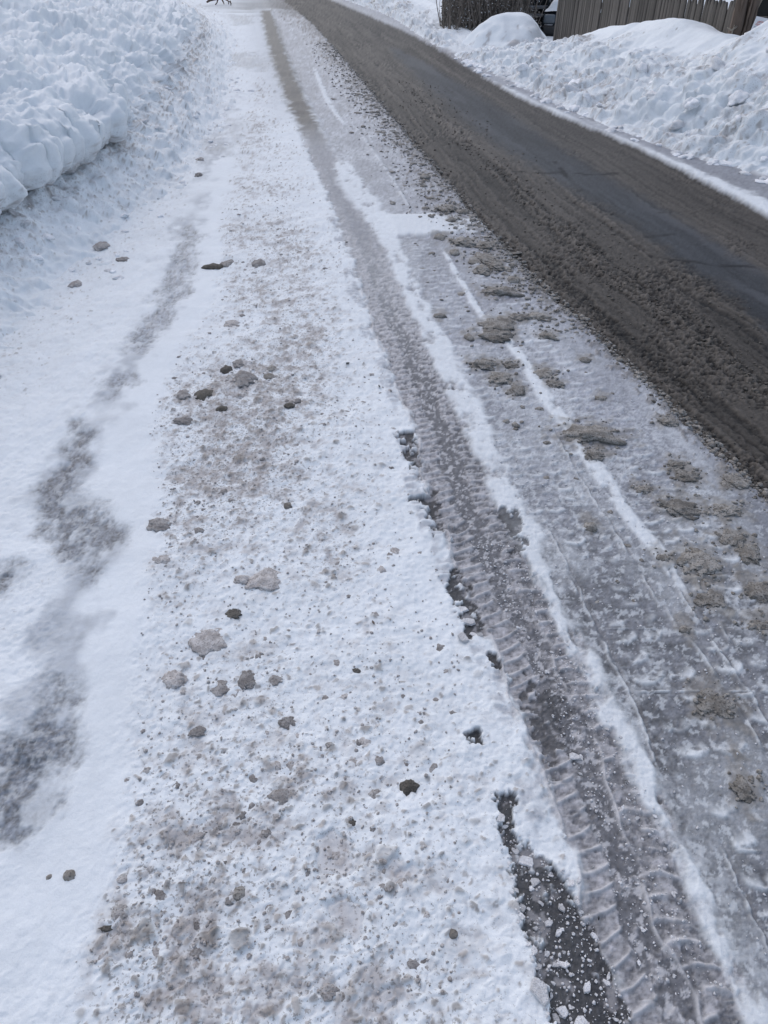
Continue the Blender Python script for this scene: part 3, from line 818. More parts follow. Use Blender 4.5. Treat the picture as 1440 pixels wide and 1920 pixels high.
PERCH = {}
def left_bank():
    nr, nc = 480, 340
    ph = np.linspace(math.radians(36), math.radians(3.2), nr)
    Y = np.maximum(CAM_H / np.tan(ph), 0)
    w = np.concatenate([[0], np.cumsum(np.interp(np.linspace(0, 1, nc - 1), [0, .55, .8, 1], [1, 1, 2.2, 7]))]); w /= w[-1]
    over = path_table([(-.06, -.02), (.12, .03), (.26, .11), (.40, .20), (.53, .275), (.57, .285), (.53, .30), (.455, .325), (.425, .375), (.445, .45), (.52, .53), (.72, .62), (1.0, .72), (1.4, .82), (2.0, .94), (3.0, 1.04), (5.5, 1.1)], 900)
    flat = path_table([(-.06, -.02), (.12, .03), (.26, .11), (.40, .20), (.52, .29), (.60, .35), (.68, .40), (.76, .46), (.84, .51), (.92, .56), (1.0, .61), (1.15, .68), (1.35, .75), (1.65, .84), (2.1, .93), (3.0, 1.02), (5.5, 1.08)], 900)
    def res(T):
        return np.stack([np.interp(w, np.linspace(0, 1, 900), T[:, k]) for k in (0, 1)], 1)
    over, flat = res(over), res(flat)
    L = 1 - sstep(5.7, 7.2, Y)
    S = over[None] * L[:, None, None] + flat[None] * (1 - L[:, None, None])          # nr, nc, 2
    hgt = np.interp(Y, [0, 6, 9, 13, 15.5, 18, 22], [1.0, 1.0, .98, .9, .72, .42, .25])
    Yg = np.repeat(Y[:, None], nc, 1)
    W = np.repeat(w[None], nr, 0)
    lobe = .10 * noise(Yg * 3.1, Yg * 0 + 3, 700) + .07 * noise(Yg * 7.5, Yg * 0 + 3, 701) + .035 * noise(Yg * 17, Yg * 0 + 3, 702)
    ledgew = sstep(.45, .53, S[..., 1] / .6) 
    s = S[..., 0] + lobe * bump(S[..., 1] - .40, .13)
    z = S[..., 1] * hgt[:, None]
    P = np.stack([BASE.X(Yg) - s, Yg, z], 2)
    nn = mesh_normals(P)
    nn *= np.sign((nn[..., 2] + .2 * nn[..., 0]).mean())
    arc = np.cumsum(np.concatenate([np.zeros((nr, 1)), np.linalg.norm(np.diff(S, axis=1), axis=2)], 1), 1)
    a, yv = arc.ravel(), Yg.ravel()
    sk = a * .9 + yv * .5                            # scallops lean along the bank
    up = sstep(.36, .48, S[..., 1]).ravel()
    d1, r, d2 = cells(a * 2.9 + .35 * fbm(yv * 2, a * 2, 2, 711), yv * 2.0 + a * 1.3, 713)
    e1, r2, _ = cells(a * 6.5 + .3 * fbm(yv * 4, a * 4, 2, 715), yv * 4.6 + a * 2.6, 717)
    scal = np.sqrt(np.maximum(0, 1 - (d1 / .85) ** 2)) * (.45 + .7 * r)
    scal2 = np.sqrt(np.maximum(0, 1 - (e1 / .8) ** 2)) * (.3 + .8 * r2)
    h1, q1, h2 = cells(a * 4.6 + .4 * fbm(yv * 3, a * 3, 2, 725), yv * 3.4 + a * 1.8, 727)
    pit = np.maximum(0, 1 - (h1 / (.28 + .3 * q1)) ** 2) * (q1 > .35)
    g1, q2, g2 = cells(a * 10 + .4 * fbm(yv * 6, a * 6, 2, 726), yv * 7.5 + a * 4, 729)
    pit2 = np.maximum(0, 1 - (g1 / .5) ** 2) * (q2 > .55)
    lean = fbm(a * 3.2, yv * 2.0 + a * 1.6, 4, 719, .55)
    disp = up * (.066 * scal + .026 * scal2 - .045 * pit - .016 * pit2 + .060 * lean + .05 * fbm(a * 1.3, yv * .9, 3, 721) + .022 * fbm(a * 6, yv * 5, 3, 722) + .017 * fbm(a * 15, yv * 12, 4, 723, .6))
    px_, py_ = P[..., 0].ravel(), P[..., 1].ravel()
    low = 1 - up
    Dl = .40 + .22 * fbm(yv * 1.1, a * 2, 3, 731) - .25 * sstep(.6, .0, a) + .35 * bump(S[..., 1].ravel() - .28, .07)
    Dl = np.clip(Dl * low * sstep(1.5, 3, yv), .02, 1)
    u2 = np.where(low > .5, a * 1.0, a)
    hz, col = snow_skin(-a + 3.0, yv, np.clip(Dl, 0, 1), 1.0)
    k1, kr, _ = cells(yv * 5, a * 5, 745)
    disp = disp + low * (1.6 * hz + .024 * np.maximum(fbm(yv * 7, a * 7, 4, 741, .6), -.3) + .040 * np.maximum(0, 1 - (k1 / .4) ** 2) * (kr > .6))
    upc = SNOW[None] * (1.0 + .02 * fbm(a * 2, yv * 2, 2, 751)[:, None])
    sp = sstep(.60, .75, fbm(a * 9, yv * 7, 3, 753)) * .35
    upc = upc + (GRIME - upc) * (sp * sstep(7, 9, yv))[:, None]
    col = col * low[:, None] + upc * up[:, None]
    P2 = P.reshape(-1, 3) + nn.reshape(-1, 3) * disp[:, None]
    PERCH[0] = P2[(low > .95) & (yv > 3.0) & (yv < 10) & (a > .15)]
    me = quads_mesh('snow_bank', P2, grid_quads(nr, nc), pack(np.clip(col, .02, .9), np.full(len(a), .75), Dl, .35 + .45 * low))
    return tag(link('snow_bank', me, MAT_BANK), 'high rounded bank of ploughed snow with an overhanging lip, left of the street', 'snow bank', 'snow banks along the street')
left_bank()

def crest_line(pts, off):
    ys, zs = [], []
    for px, py in pts:
        uu, dy, dz = ray(px, py)
        lo, hi = 2.0, 24.0
        for _ in range(40):
            t = (lo + hi) / 2
            if t * uu - (float(KERB.X(np.array(t * dy))) + off) > 0: hi = t
            else: lo = t
        ys.append(t * dy); zs.append(CAM_H + t * dz)
    o = np.argsort(ys)
    return np.array(ys)[o], np.array(zs)[o]
CREST = 1.4
CY, CZ = crest_line([(1037, 78), (1060, 70), (1073, 78), (1085, 68), (1101, 60), (1147, 45), (1170, 44), (1188, 39), (1197, 46), (1209, 36), (1235, 34), (1257, 31), (1278, 33), (1294, 46), (1321, 56), (1340, 60), (1353, 60), (1367, 71), (1381, 65), (1395, 71), (1413, 66), (1428, 55), (1440, 44), (1470, 25)], CREST)
HY, HZ = crest_line([(905, 78), (885, 62), (870, 53), (850, 43), (836, 16), (815, 6), (790, -6), (765, -20)], .8)
def right_bank(name, y0, y1, crest, seed, nr, nc, label, end_lo=.5, end_hi=.5, width=CREST, back=1.0):
    Y = np.exp(np.linspace(math.log(y0), math.log(y1), nr))
    prof = path_table([(-.14, -.03), (.02, .02), (.15, .14), (.34, .34), (.55, .54), (.75, .74), (.92, .92), (1.0, 1.0), (1.12, .99), (1.35, .85), (1.9, .55), (2.8, .3), (4.2, .05)], nc)
    Yg = np.repeat(Y[:, None], nc, 1)
    ends = sstep(y0, y0 + end_lo, Y) * (1 - sstep(y1 - end_hi, y1, Y))
    hc = crest(Y) * ends
    off = np.where(prof[None, :, 0] > 1, 1 + (prof[None, :, 0] - 1) * back, prof[None, :, 0]) * width * np.ones((nr, 1))
    z = np.where(prof[None, :, 0] < 1.0, prof[None, :, 1] * hc[:, None], prof[None, :, 1] * (hc * .6 + .4 * np.minimum(hc, .45))[:, None] + (1 - prof[None, :, 1]) * 0)
    zc = hc[:, None] * np.ones((1, nc))
    behind = prof[:, 0] >= 1.0
    z = prof[None, :, 1] * zc
    P = np.stack([KERB.X(Yg) + off, Yg, z - .02], 2)
    nn = mesh_normals(P); nn *= np.sign(nn[..., 2].mean())
    o, yv = off.ravel(), Yg.ravel()
    rel = np.repeat(prof[None, :, 0], nr, 0).ravel()
    fl = np.repeat(ends[:, None], nc, 1).ravel()
    chunky = sstep(1.0, .55, rel + .25 * fbm(yv * 1.3, o * 1.3, 3, seed)) 
    smooth_patch = sstep(-.1, .35, fbm(yv * .8 + 4, o * .9, 2, seed + 2)) * sstep(.45, .8, rel)
    chunky = np.clip(chunky * (1 - .7 * smooth_patch) + .1, 0, 1) * fl
    d1, r, d2 = cells(yv * 3.4, o * 3.8 + .3 * noise(yv * 5, o * 5, seed), seed + 3)
    e1, r2, e2 = cells(yv * 8, o * 9, seed + 5)
    g1, r3, g2 = cells(yv * 18, o * 20, seed + 7)
    disp = chunky * (.080 * np.maximum(0, 1 - (d1 / .7) ** 2) * (r > .35) * sstep(.8, .2, rel) + .050 * np.sqrt(np.maximum(0, 1 - (e1 / (.3 + .5 * r2)) ** 2)) * (r2 > .3) + .020 * np.sqrt(np.maximum(0, 1 - (g1 / (.3 + .4 * r3)) ** 2)) + .008 * fbm(yv * 26, o * 26, 3, seed + 14, .65))
    disp = disp + fl * (.05 * fbm(yv * 1.6, o * 1.6, 3, seed + 9) * sstep(0, .3, rel) * sstep(1.05, .8, rel) + .008 * fbm(yv * 12, o * 12, 3, seed + 10))
    D = np.clip(.40 + .45 * fbm(yv * 1.2, o * 1.6, 3, seed + 11) + .1 * (rel < .3), .03, .9) * chunky
    sp = np.zeros(len(o))
    for px, py, rr, kk in ((1240, 75, .35, .9), (1255, 105, .3, .9), (1155, 90, .3, .7), (1250, 85, .12, .9), (1300, 130, .4, .45), (1400, 250, .6, .4)):
        uu, dy, dz = ray(px, py); t = 8.6 if py < 130 else 7.4
        Yp = t * dy; op = t * uu - float(KERB.X(np.array(Yp)))
        sp = sp + kk * np.exp(-((yv - Yp) ** 2 + (o - op) ** 2) / (rr * .5) ** 2)
    D = np.clip(D + .6 * sp, 0, 1)
    hz, col = snow_skin(yv * .8, o * .8 + 5, D, 1.0)
    disp = (disp + fl * hz * .9) * sstep(-.10, .10, rel) * (1 - .9 * sstep(.62, .95, rel))
    P2 = P.reshape(-1, 3) + nn.reshape(-1, 3) * disp[:, None]
    P2[:, 2] += .008 * fbm(yv * 7, o * 6, 2, seed + 12) * sstep(.3, .6, rel)
    PERCH[seed] = P2[(rel > .08) & (rel < .8) & (yv > 5.0) & (yv < 13.0)]
    me = quads_mesh(name, P2, grid_quads(nr, nc), pack(np.clip(col, .02, .9), np.full(len(o), .78), D, .3 + .5 * chunky))
    return tag(link(name, me, MAT_BANK), label, 'snow bank', 'snow banks along the street')
right_bank('snow_bank', 4.0, 14.0, lambda Y: np.interp(Y, CY, CZ, left=1.0, right=CZ[-1]), 800, 520, 230,
           'lumpy ploughed snow bank with dirt flecks in front of the wooden fence', .8, 1.0)
right_bank('snow_bank', 13.9, 30.0, lambda Y: np.maximum(np.interp(Y, HY, HZ), .05), 830, 200, 120,
           'far heap of shovelled snow beside the bare brown hedge', .9, 4.0, .8, .45)
def mound():
    nr, nc = 120, 120
    c = at_y(952, 60, 15.0)
    X, Y = np.meshgrid(np.linspace(-1.7, 1.9, nc), np.linspace(-1.5, 2.2, nr))
    x, y = X.ravel(), Y.ravel()
    r = np.sqrt((x / .80) ** 2 + (y / .95) ** 2) + .13 * fbm(x * 1.7, y * 1.7, 3, 850)
    z = .47 * (1 - sstep(.22, 1.2, r)) * (1 + .05 * fbm(x * 2, y * 2, 2, 851)) + .012 * fbm(x * 4, y * 4, 3, 853) - .03
    z = z + .02 * bump(z - .25, .05) * np.sin(x * 3)
    spot = np.clip(sstep(.5, .75, fbm(x * 6, y * 5, 3, 855)) * (z < .3) + sstep(.075, .03, np.hypot((x - .02) * .45, (z - .10) * 1.6) + .05 * fbm(x * 9, y * 9, 3, 857)) * (y < 0) + sstep(.04, .02, np.hypot(x + .38, z - .2)) * (y < 0), 0, 1)
    col = np.repeat(SNOW[None], len(x), 0); col = col + (GRIME - col) * (spot * .7)[:, None]
    me = quads_mesh('snow_mound', np.stack([x, y, z], 1), grid_quads(nr, nc), pack(col, np.full(len(x), .8), spot * .3 + .03, np.full(len(x), .35)))
    o = link('snow_mound', me, MAT_BANK, loc=(c.x, 15.0, 0))
    tag(o, 'smooth domed mound of snow between the hedge and the fence end', 'snow mound')
mound()
def driveway():
    x0, x1, y0, y1 = .2, 5.0, 12.6, 24
    X, Y = np.meshgrid(np.linspace(0, 1, 120), np.linspace(y0, y1, 140))
    Xw = KERB.X(Y) + .05 + X * 6.5
    x, y = Xw.ravel(), Y.ravel()
    hz, col = snow_skin(x, y, np.full(len(x), .12))
    z = .012 + hz + .05 * fbm(x * 1.1, y * 1.1, 3, 861) * sstep(.05, .2, X.ravel()) - .05
    z = z - .42 * sstep(15.5, 18, y) * sstep(2.2, 3.0, x)
    me = quads_mesh('driveway', np.stack([x, y, z], 1), grid_quads(140, 120), pack(col, np.full(len(x), .78), np.full(len(x), .12), np.full(len(x), .5)))
    tag(link('driveway', me, MAT_BANK), kind='structure')
driveway()

# ------------------------------------------------------------------ fence, tree, sign, shed, hedge, bench, car
def on_offset(px, py, off):
    uu, dy, dz = ray(px, py)
    lo, hi = 2.0, 30.0
    for _ in range(50):
        t = (lo + hi) / 2
        if t * uu - (float(KERB.X(np.array(t * dy))) + off) > 0: hi = t
        else: lo = t
    return Vector((t * uu, t * dy, CAM_H + t * dz))
FOFF = 2.05
FA, FB = on_offset(1040, 60, FOFF), on_offset(1416, 30, FOFF)
def fence():
    a, b = Vector((FA.x, FA.y, 0)), Vector((FB.x, FB.y, 0))
    d = b - a; L = d.length
    rz = math.atan2(d.y, d.x)
    root = empty('wooden_fence', a, rz)
    tag(root, 'weathered grey stockade fence of narrow pointed pickets behind the right snow bank', 'fence')
    meshes = []
    for k in range(6):
        bm = bmesh.new()
        wd, th = .070, .018
        sh, tip = .835, .915
        pr = [(-wd / 2, -.45), (wd / 2, -.45), (wd / 2, sh), (wd * .22, tip - .012), (0, tip), (-wd * .22, tip - .012), (-wd / 2, sh)]
        f0 = [bm.verts.new((x + .002 * math.sin(k * 9 + z * 5), -th / 2 - (.006 if abs(x) < wd * .3 and z > 0 else 0), z)) for x, z in pr]
        f1 = [bm.verts.new((x, th / 2, z)) for x, z in pr]
        bm.faces.new(f0); bm.faces.new(f1[::-1])
        for i in range(len(pr)):
            j = (i + 1) % len(pr)
            bm.faces.new((f0[i], f1[i], f1[j], f0[j]))
        bmesh.ops.recalc_face_normals(bm, faces=bm.faces)
        me = bpy.data.meshes.new('picket'); bm.to_mesh(me); bm.free(); me.materials.append(M_WOOD); meshes.append(me)
    n = int(L / .0755)
    for i in range(n + 1):
        o = link('picket', meshes[random.randrange(6)], parent=root)
        o.location = (i * .0755, random.uniform(-.006, .006), random.uniform(-.02, .02))
        o.rotation_euler = (random.uniform(-.01, .01), random.uniform(-.010, .010), random.uniform(-.08, .08))
        o.scale = (random.uniform(.92, 1.03), 1, 1)
    for zz in (.15, .66):
        bm = bmesh.new(); box(bm, (L / 2, .045, zz), (L + .04, .04, .08), None, .006)
        bm_obj('rail', bm, M_RAIL, root, False)
    for q in (0.02, .385, .75, 1.0):
        bm = bmesh.new(); box(bm, (L * q, .11, .18), (.09, .09, 1.26), None, .008)
        bm_obj('post', bm, M_RAIL, root, False)
fence()

def trunk_tree():
    c = on_offset(1384, 70, FOFF - .22)
    root = empty('vine_tree', (c.x, c.y, 0))
    tag(root, 'gnarled brown double trunk with peeling bark in front of the fence', 'tree')
    for k, (dx, r, ht) in enumerate(((-.045, .062, 2.6), (.062, .048, 2.3))):
        bm = bmesh.new()
        pts, rad = [], []
        for i in range(26):
            t = i / 25
            pts.append((dx + .05 * math.sin(t * 7 + k) * t + (.12 if k else -.10) * t * t, .02 * math.sin(t * 9 + k), -.3 + t * (ht + .3)))
            rad.append(r * (1.25 - .6 * t) * (1 + .12 * math.sin(t * 23 + k * 2)))
        tube(bm, pts, rad, 14)
        for v in bm.verts:
            a = math.atan2(v.co.y, v.co.x - dx)
            v.co += Vector((math.cos(a), math.sin(a), 0)) * (.012 * math.sin(a * 5 + v.co.z * 3 + k) + random.uniform(-.004, .004))
        tr = bm_obj('trunk', bm, M_BARK, root)
        for j in range(5):
            bm = bmesh.new()
            a0 = random.uniform(-2.6, -.4); z0 = random.uniform(.35, 1.0)
            tube(bm, [(dx + math.cos(a0) * r * 1.1, math.sin(a0) * r * 1.1, z0), (dx + math.cos(a0) * (r + .03), math.sin(a0) * (r + .03), z0 + .12), (dx + math.cos(a0) * (r + .01), math.sin(a0) * (r + .01), z0 + .28)], [.004, .012, .005], 5)
            bm_obj('bark_strip', bm, M_BARKPALE if j == 0 else M_BARK, tr)
        for j in range(6):
            bm = bmesh.new()
            z0 = random.uniform(1.2, ht); a0 = random.uniform(0, 6.28); p = Vector((dx, 0, z0)); pts = [p]
            for i in range(6):
                p = p + Vector((math.cos(a0), math.sin(a0), .55)) * random.uniform(.1, .2); a0 += random.uniform(-.5, .5); pts.append(p)
            tube(bm, pts, [.022, .018, .014, .011, .008, .005, .003], 6)
            bm_obj('limb', bm, M_BARK, root)
    # short broken stub and curl of pale peeled bark
    bm = bmesh.new(); tube(bm, [(-.07, -.06, .74), (-.13, -.1, .71), (-.19, -.11, .735)], [.010, .008, .004], 6); bm_obj('broken_twig', bm, M_BARKPALE, root)
    bm = bmesh.new(); tube(bm, [(.12, -.05, .80), (.135, -.07, .70), (.11, -.08, .60), (.09, -.07, .55)], [.005, .010, .010, .006], 6); bm_obj('bark_curl', bm, M_BARKPALE, root)
trunk_tree()

def yard_sign():
    c = on_offset(1419, 62, FOFF - .28)
    top = on_offset(1424, 32, FOFF - .28)
    h = top.z - c.z
    root = empty('yard_sign', (c.x, c.y, c.z), -.55)
    root.rotation_euler = (-.10, .16, -.35)
    tag(root, 'white notice board with red heading standing in snow beside the fence end', 'sign')
    w, hh = .135, h + .16
    bm = bmesh.new(); box(bm, (0, 0, h - hh / 2), (w, .008, hh), None, .001)
    bm_obj('panel', bm, M_PAPER, root, False)
    def glyph_row(z, x0, x1, sz, mat, name, arch=0.0, seed=1):
        rnd = random.Random(seed); bm = bmesh.new(); x = x0
        while x < x1:
            wd = sz * rnd.uniform(.45, .8)
            t = (x - x0) / (x1 - x0)
            zz = z + arch * math.sin(math.pi * t)
            kind = rnd.randrange(4)
            box(bm, (x + wd * .1, -.0052, zz), (sz * .16, .0016, sz))
            if kind != 1: box(bm, (x + wd * .5, -.0056, zz + sz * .42), (wd * .75, .0012, sz * .16))
            if kind in (0, 2): box(bm, (x + wd * .45, -.0056, zz), (wd * .6, .0012, sz * .14))
            if kind in (1, 2, 3): box(bm, (x + wd * .85, -.0052, zz), (sz * .15, .0016, sz * .92))
            if kind == 3: box(bm, (x + wd * .5, -.0056, zz - sz * .42), (wd * .7, .0012, sz * .15))
            x += wd + sz * .22
        bm_obj(name, bm, mat, root, False)
    glyph_row(h - .046, -.035, .035, .016, M_RED, 'heading', .007, 3)
    glyph_row(h - .066, -.045, .048, .015, M_RED, 'heading', .0, 4)
    for i in range(6):
        glyph_row(h - .090 - i * .0155, -.050, .05 - .012 * (i % 3), .0075, M_INK, 'text_line', 0, 10 + i)
    for sx in (-.04, .04):
        bm = bmesh.new(); tube(bm, [(sx, .006, h - hh - .3), (sx, .006, h - .03)], .004, 6); bm_obj('stake', bm, M_STEEL, root)
yard_sign()

def shed():
    c = Vector((FB.x + .62, FB.y + .55, 0))
    root = empty('dark_shed', c, -.25)
    tag(root, 'black boarded shed standing behind the right end of the fence', 'shed')
    bd = bpy.data.meshes.new('board'); bm = bmesh.new(); box(bm, (0, 0, 0), (.142, .022, 2.6), None, .004); bm.to_mesh(bm and bd); bm.free(); bd.materials.append(M_SHED)
    for i in range(16):
        o = link('board', bd, parent=root); o.location = (-.3 + i * .15, 0, .8)
    for i in range(12):
        o = link('board', bd, parent=root); o.location = (-.385, .09 + i * .15, .8); o.rotation_euler = (0, 0, math.pi / 2)
    bm = bmesh.new(); box(bm, (.85, .95, .78), (2.36, 1.82, 2.5)); bm_obj('inner_wall', bm, M_SHED, root, False)
    bm = bmesh.new(); box(bm, (.85, .95, 2.18), (2.75, 2.3, .10), None, .01); bm_obj('roof', bm, M_SHED, root, False)
shed()

def hedge():
    c = at_y(838, 30, 16.2)
    root = empty('bare_hedge', (c.x, 16.3, 0), .05)
    tag(root, 'bare brown hedge with snow caught in its twigs beyond the snow mound', 'hedge')
    bm = bmesh.new(); rnd = random.Random(5)
    for i in range(170):
        x = rnd.uniform(0, 1.75); y = rnd.uniform(-.1, .9)
        p = Vector((x, y, -.1)); pts = [p]
        a = rnd.uniform(0, 6.28); ln = rnd.uniform(.2, .42)
        for k in range(4):
            p = p + Vector((math.cos(a) * .10, math.sin(a) * .10, ln * rnd.uniform(.6, 1.1))); a += rnd.uniform(-1, 1); pts.append(p)
        tube(bm, pts, [.014, .011, .008, .006, .003], 4)
    bm_obj('twigs', bm, M_TWIG, root)['kind'] = 'stuff'
    def leaves(n, mat, nm, size, seed):
        r = np.random.default_rng(seed)
        ctr = np.stack([r.uniform(-.05, 1.8, n), r.uniform(-.25, 1.0, n), r.uniform(-.05, 1.2, n)], 1)
        keep = fbm(ctr[:, 0] * 3, ctr[:, 2] * 3 + ctr[:, 1], 2, 870) > -.35
        ctr = ctr[keep]; n = len(ctr)
        a = r.normal(size=(n, 3)); a /= np.linalg.norm(a, axis=1, keepdims=True)
        b = np.cross(a, r.normal(size=(n, 3))); b /= np.linalg.norm(b, axis=1, keepdims=True)
        s = size * r.uniform(.5, 1.3, (n, 1))
        co = np.stack([ctr - a * s, ctr + b * s * .45, ctr + a * s, ctr - b * s * .45], 1).reshape(-1, 3)
        o = link(nm, quads_mesh(nm, co, np.arange(n * 4).reshape(n, 4)), mat, root); o['kind'] = 'stuff'
    leaves(8000, M_LEAF, 'leaves', .024, 1)
    leaves(1500, MAT_WHITE, 'snow_flecks', .017, 2)
    bm = bmesh.new(); box(bm, (.87, .75, .5), (1.7, .25, 1.2), None, .1)
    for v in bm.verts: v.co += Vector((rnd.uniform(-.05, .05), rnd.uniform(-.05, .05), rnd.uniform(-.08, .05)))
    bm_obj('dense_core', bm, M_LEAF, root)
hedge()

def bench():
    c = at_y(995, 24, 17.6)
    root = empty('garden_bench', (c.x, 17.6, 0), .12)
    tag(root, 'black garden bench with grey metal bars half hidden by the snow mound', 'bench')
    zb = at_y(995, 26, 17.6).z; zt = at_y(995, 2, 17.6).z
    for sx, mats in ((-.46, M_BLACK), (-.18, M_BLACK), (.36, M_BLACK)):
        bm = bmesh.new(); tube(bm, [(sx, 0, -.5), (sx, 0, zb), (sx - .03, .05, zt + .5)], .045, 8); bm_obj('leg', bm, mats, root)
    for z0, hh, y in ((.46, .055, -.02), (.36, .05, -.05)):
        bm = bmesh.new(); box(bm, (.10, y, zb - .02 + (z0 - .36) * 1.3), (.50, .05, hh), None, .008); bm_obj('seat_slat', bm, M_STEEL, root, False)
    for x0, z0, x1, z1 in ((-.20, zt + .12, -.16, zt - .06), (.33, zt + .1, .38, zt - .13), (.27, zb + .09, .33, zb - .12), (-.27, zb + .14, -.24, zb + .0)):
        bm = bmesh.new(); tube(bm, [(x0, -.09, z0), (x1, -.09, z1)], .014, 6); bm_obj('metal_bar', bm, M_STEEL, root)
    bm = bmesh.new(); box(bm, (-.02, .12, zt + .25), (1.0, .06, .9), None, .02); bm_obj('backrest', bm, M_BLACK, root, False)
    bm = bmesh.new(); box(bm, (-.02, .2, zb - .2), (1.0, .06, .9), None, .02); bm_obj('side_panel', bm, M_BLACK, root, False)
bench()

def car():
    c = at_y(1026, 40, 16.6)
    root = empty('parked_car', (c.x + 1.46, 16.1, c.z - .42), 1.22)
    tag(root, 'dark parked car with a snow covered bonnet, mostly hidden behind the fence', 'car')
    bm = bmesh.new()
    prof = [(-.02, .18), (-.05, .42), (.02, .56), (.15, .66), (1.0, .80), (1.6, 1.28), (2.9, 1.34), (3.6, .92), (4.1, .86), (4.15, .25)]
    for y0 in (0,):
        rows = []
        for yy, inset in ((0, .10), (.10, .0), (1.55, .0), (1.65, .10)):
            rows.append([bm.verts.new((x, yy, z - (inset * .8 if z > .5 else 0))) for x, z in prof])
        for a, b in zip(rows, rows[1:]):
            for i in range(len(prof) - 1): bm.faces.new((a[i], a[i + 1], b[i + 1], b[i]))
        bm.faces.new(rows[0][::-1]); bm.faces.new(rows[-1])
    bmesh.ops.recalc_face_normals(bm, faces=bm.faces)
    bm_obj('body', bm, M_BLUEBLACK, root)
    for yy in (.02, 1.38):
        bm = bmesh.new(); box(bm, (-.045, yy + .12, .46), (.10, .22, .15), None, .035); l = bm_obj('headlight', bm, M_GLASS, root)
        bm = bmesh.new(); tube(bm, [(-.10, yy + .04, .37), (-.10, yy + .2, .37)], .012, 8); bm_obj('chrome_trim', bm, M_STEEL, l)
    bm = bmesh.new(); box(bm, (-.06, .82, .28), (.14, 1.6, .16), None, .05); bm_obj('bumper', bm, M_BLACK, root)
    X, Y = np.meshgrid(np.linspace(0, 1, 40), np.linspace(0, 1, 40))
    x, y = X.ravel() * 1.1 - .02, Y.ravel() * 1.6 + .02
    e = sstep(0, .12, X.ravel()) * sstep(0, .1, Y.ravel()) * sstep(0, .1, 1 - Y.ravel())
    z = .58 + .16 * X.ravel() + .16 * e + .012 * fbm(x * 4, y * 4, 2, 5)
    me = quads_mesh('bonnet_snow', np.stack([x, y, z], 1), grid_quads(40, 40), pack(np.repeat(SNOW[None], 1600, 0), np.full(1600, .8), np.full(1600, .03), np.full(1600, .3)))
    link('bonnet_snow', me, MAT_BANK, root)
    for x0, yy in ((.75, .06), (3.3, .06), (.75, 1.58), (3.3, 1.58)):
        bm = bmesh.new(); bmesh.ops.create_cone(bm, cap_ends=True, segments=24, radius1=.31, radius2=.31, depth=.2, matrix=Matrix.Translation((x0, yy, .31)) @ Matrix.Rotation(math.pi / 2, 4, 'X'))
        w = bm_obj('wheel', bm, M_TYRE, root)
        bm = bmesh.new(); bmesh.ops.create_cone(bm, cap_ends=True, segments=20, radius1=.19, radius2=.17, depth=.215, matrix=Matrix.Translation((x0, yy, .31)) @ Matrix.Rotation(math.pi / 2, 4, 'X'))
        bm_obj('rim', bm, M_STEEL, w)
car()

def fallen_branch():
    X, Y, t = at(412, 10)
    root = empty('fallen_branch', (X, Y, ground_z(X, Y) + .02))
    tag(root, 'dark dead branch lying on the snow at the far left of the street', 'branch')
    k = t / FPX
    def P(px, py, lift=0): 
        a = at(px, py); return (a[0] - X, a[1] - Y, lift)
    bm = bmesh.new()
    c = [(388, 7), (394, 3), (402, 1), (412, 0), (424, 1)]
    tube(bm, [((px - 412) * k, .02 * i, .02 + (8 - py) * k * .9) for i, (px, py) in enumerate(c)], [.02, .035, .04, .035, .02], 7)
    bm_obj('stem', bm, M_BARK, root)
    for pts in ([(410, 2), (408, 7), (404, 11)], [(418, 2), (420, 7), (421, 10)], [(413, 0), (416, -6), (420, -12)], [(424, 1), (430, 5), (429, 10)], [(432, 4), (434, 9), (433, 12)]):
        bm = bmesh.new(); tube(bm, [((px - 412) * k, -.03, .02 + (8 - py) * k * .9) for px, py in pts], [.022, .016, .01], 6); bm_obj('twig', bm, M_BARK, root)
fallen_branch()

# ------------------------------------------------------------------ slush clumps, snow lumps, ice chips
def lump_mesh(name, seed, sub=3, flat=.6, rough=.28, crack=0.0, mat=None):
    bm = bmesh.new(); bmesh.ops.create_icosphere(bm, subdivisions=sub, radius=.5)
    v = np.array([p.co[:] for p in bm.verts])
    q = v * 2.0
    r = np.random.default_rng(seed)
    o = r.uniform(-40, 40, 6)
    d = rough * (fbm(q[:, 0] * 1.3 + o[0] + q[:, 2] * .9, q[:, 1] * 1.3 + o[1] - q[:, 2] * .7, 2, seed) + .55 * fbm(q[:, 0] * 3.3 + o[2] + q[:, 2] * 2.3, q[:, 1] * 3.3 + o[3] + q[:, 2], 3, seed + 5))
    c1, rr, c2 = cells(q[:, 0] * 1.6 + o[4] + q[:, 2] * .6, q[:, 1] * 1.6 + o[5], seed)
    d = d + .16 * (.5 - c1) - crack * (1 - sstep(.02, .16, c2 - c1))
    out = v * (1 + d)[:, None]
    out[:, 2] *= flat
    out[:, 2] = np.where(out[:, 2] < 0, out[:, 2] * .5, out[:, 2])
    for p, w in zip(bm.verts, out): p.co = w
    me = bpy.data.meshes.new(name); bm.to_mesh(me); bm.free()
    for p in me.polygons: p.use_smooth = True
    if mat: me.materials.append(mat)
    return me
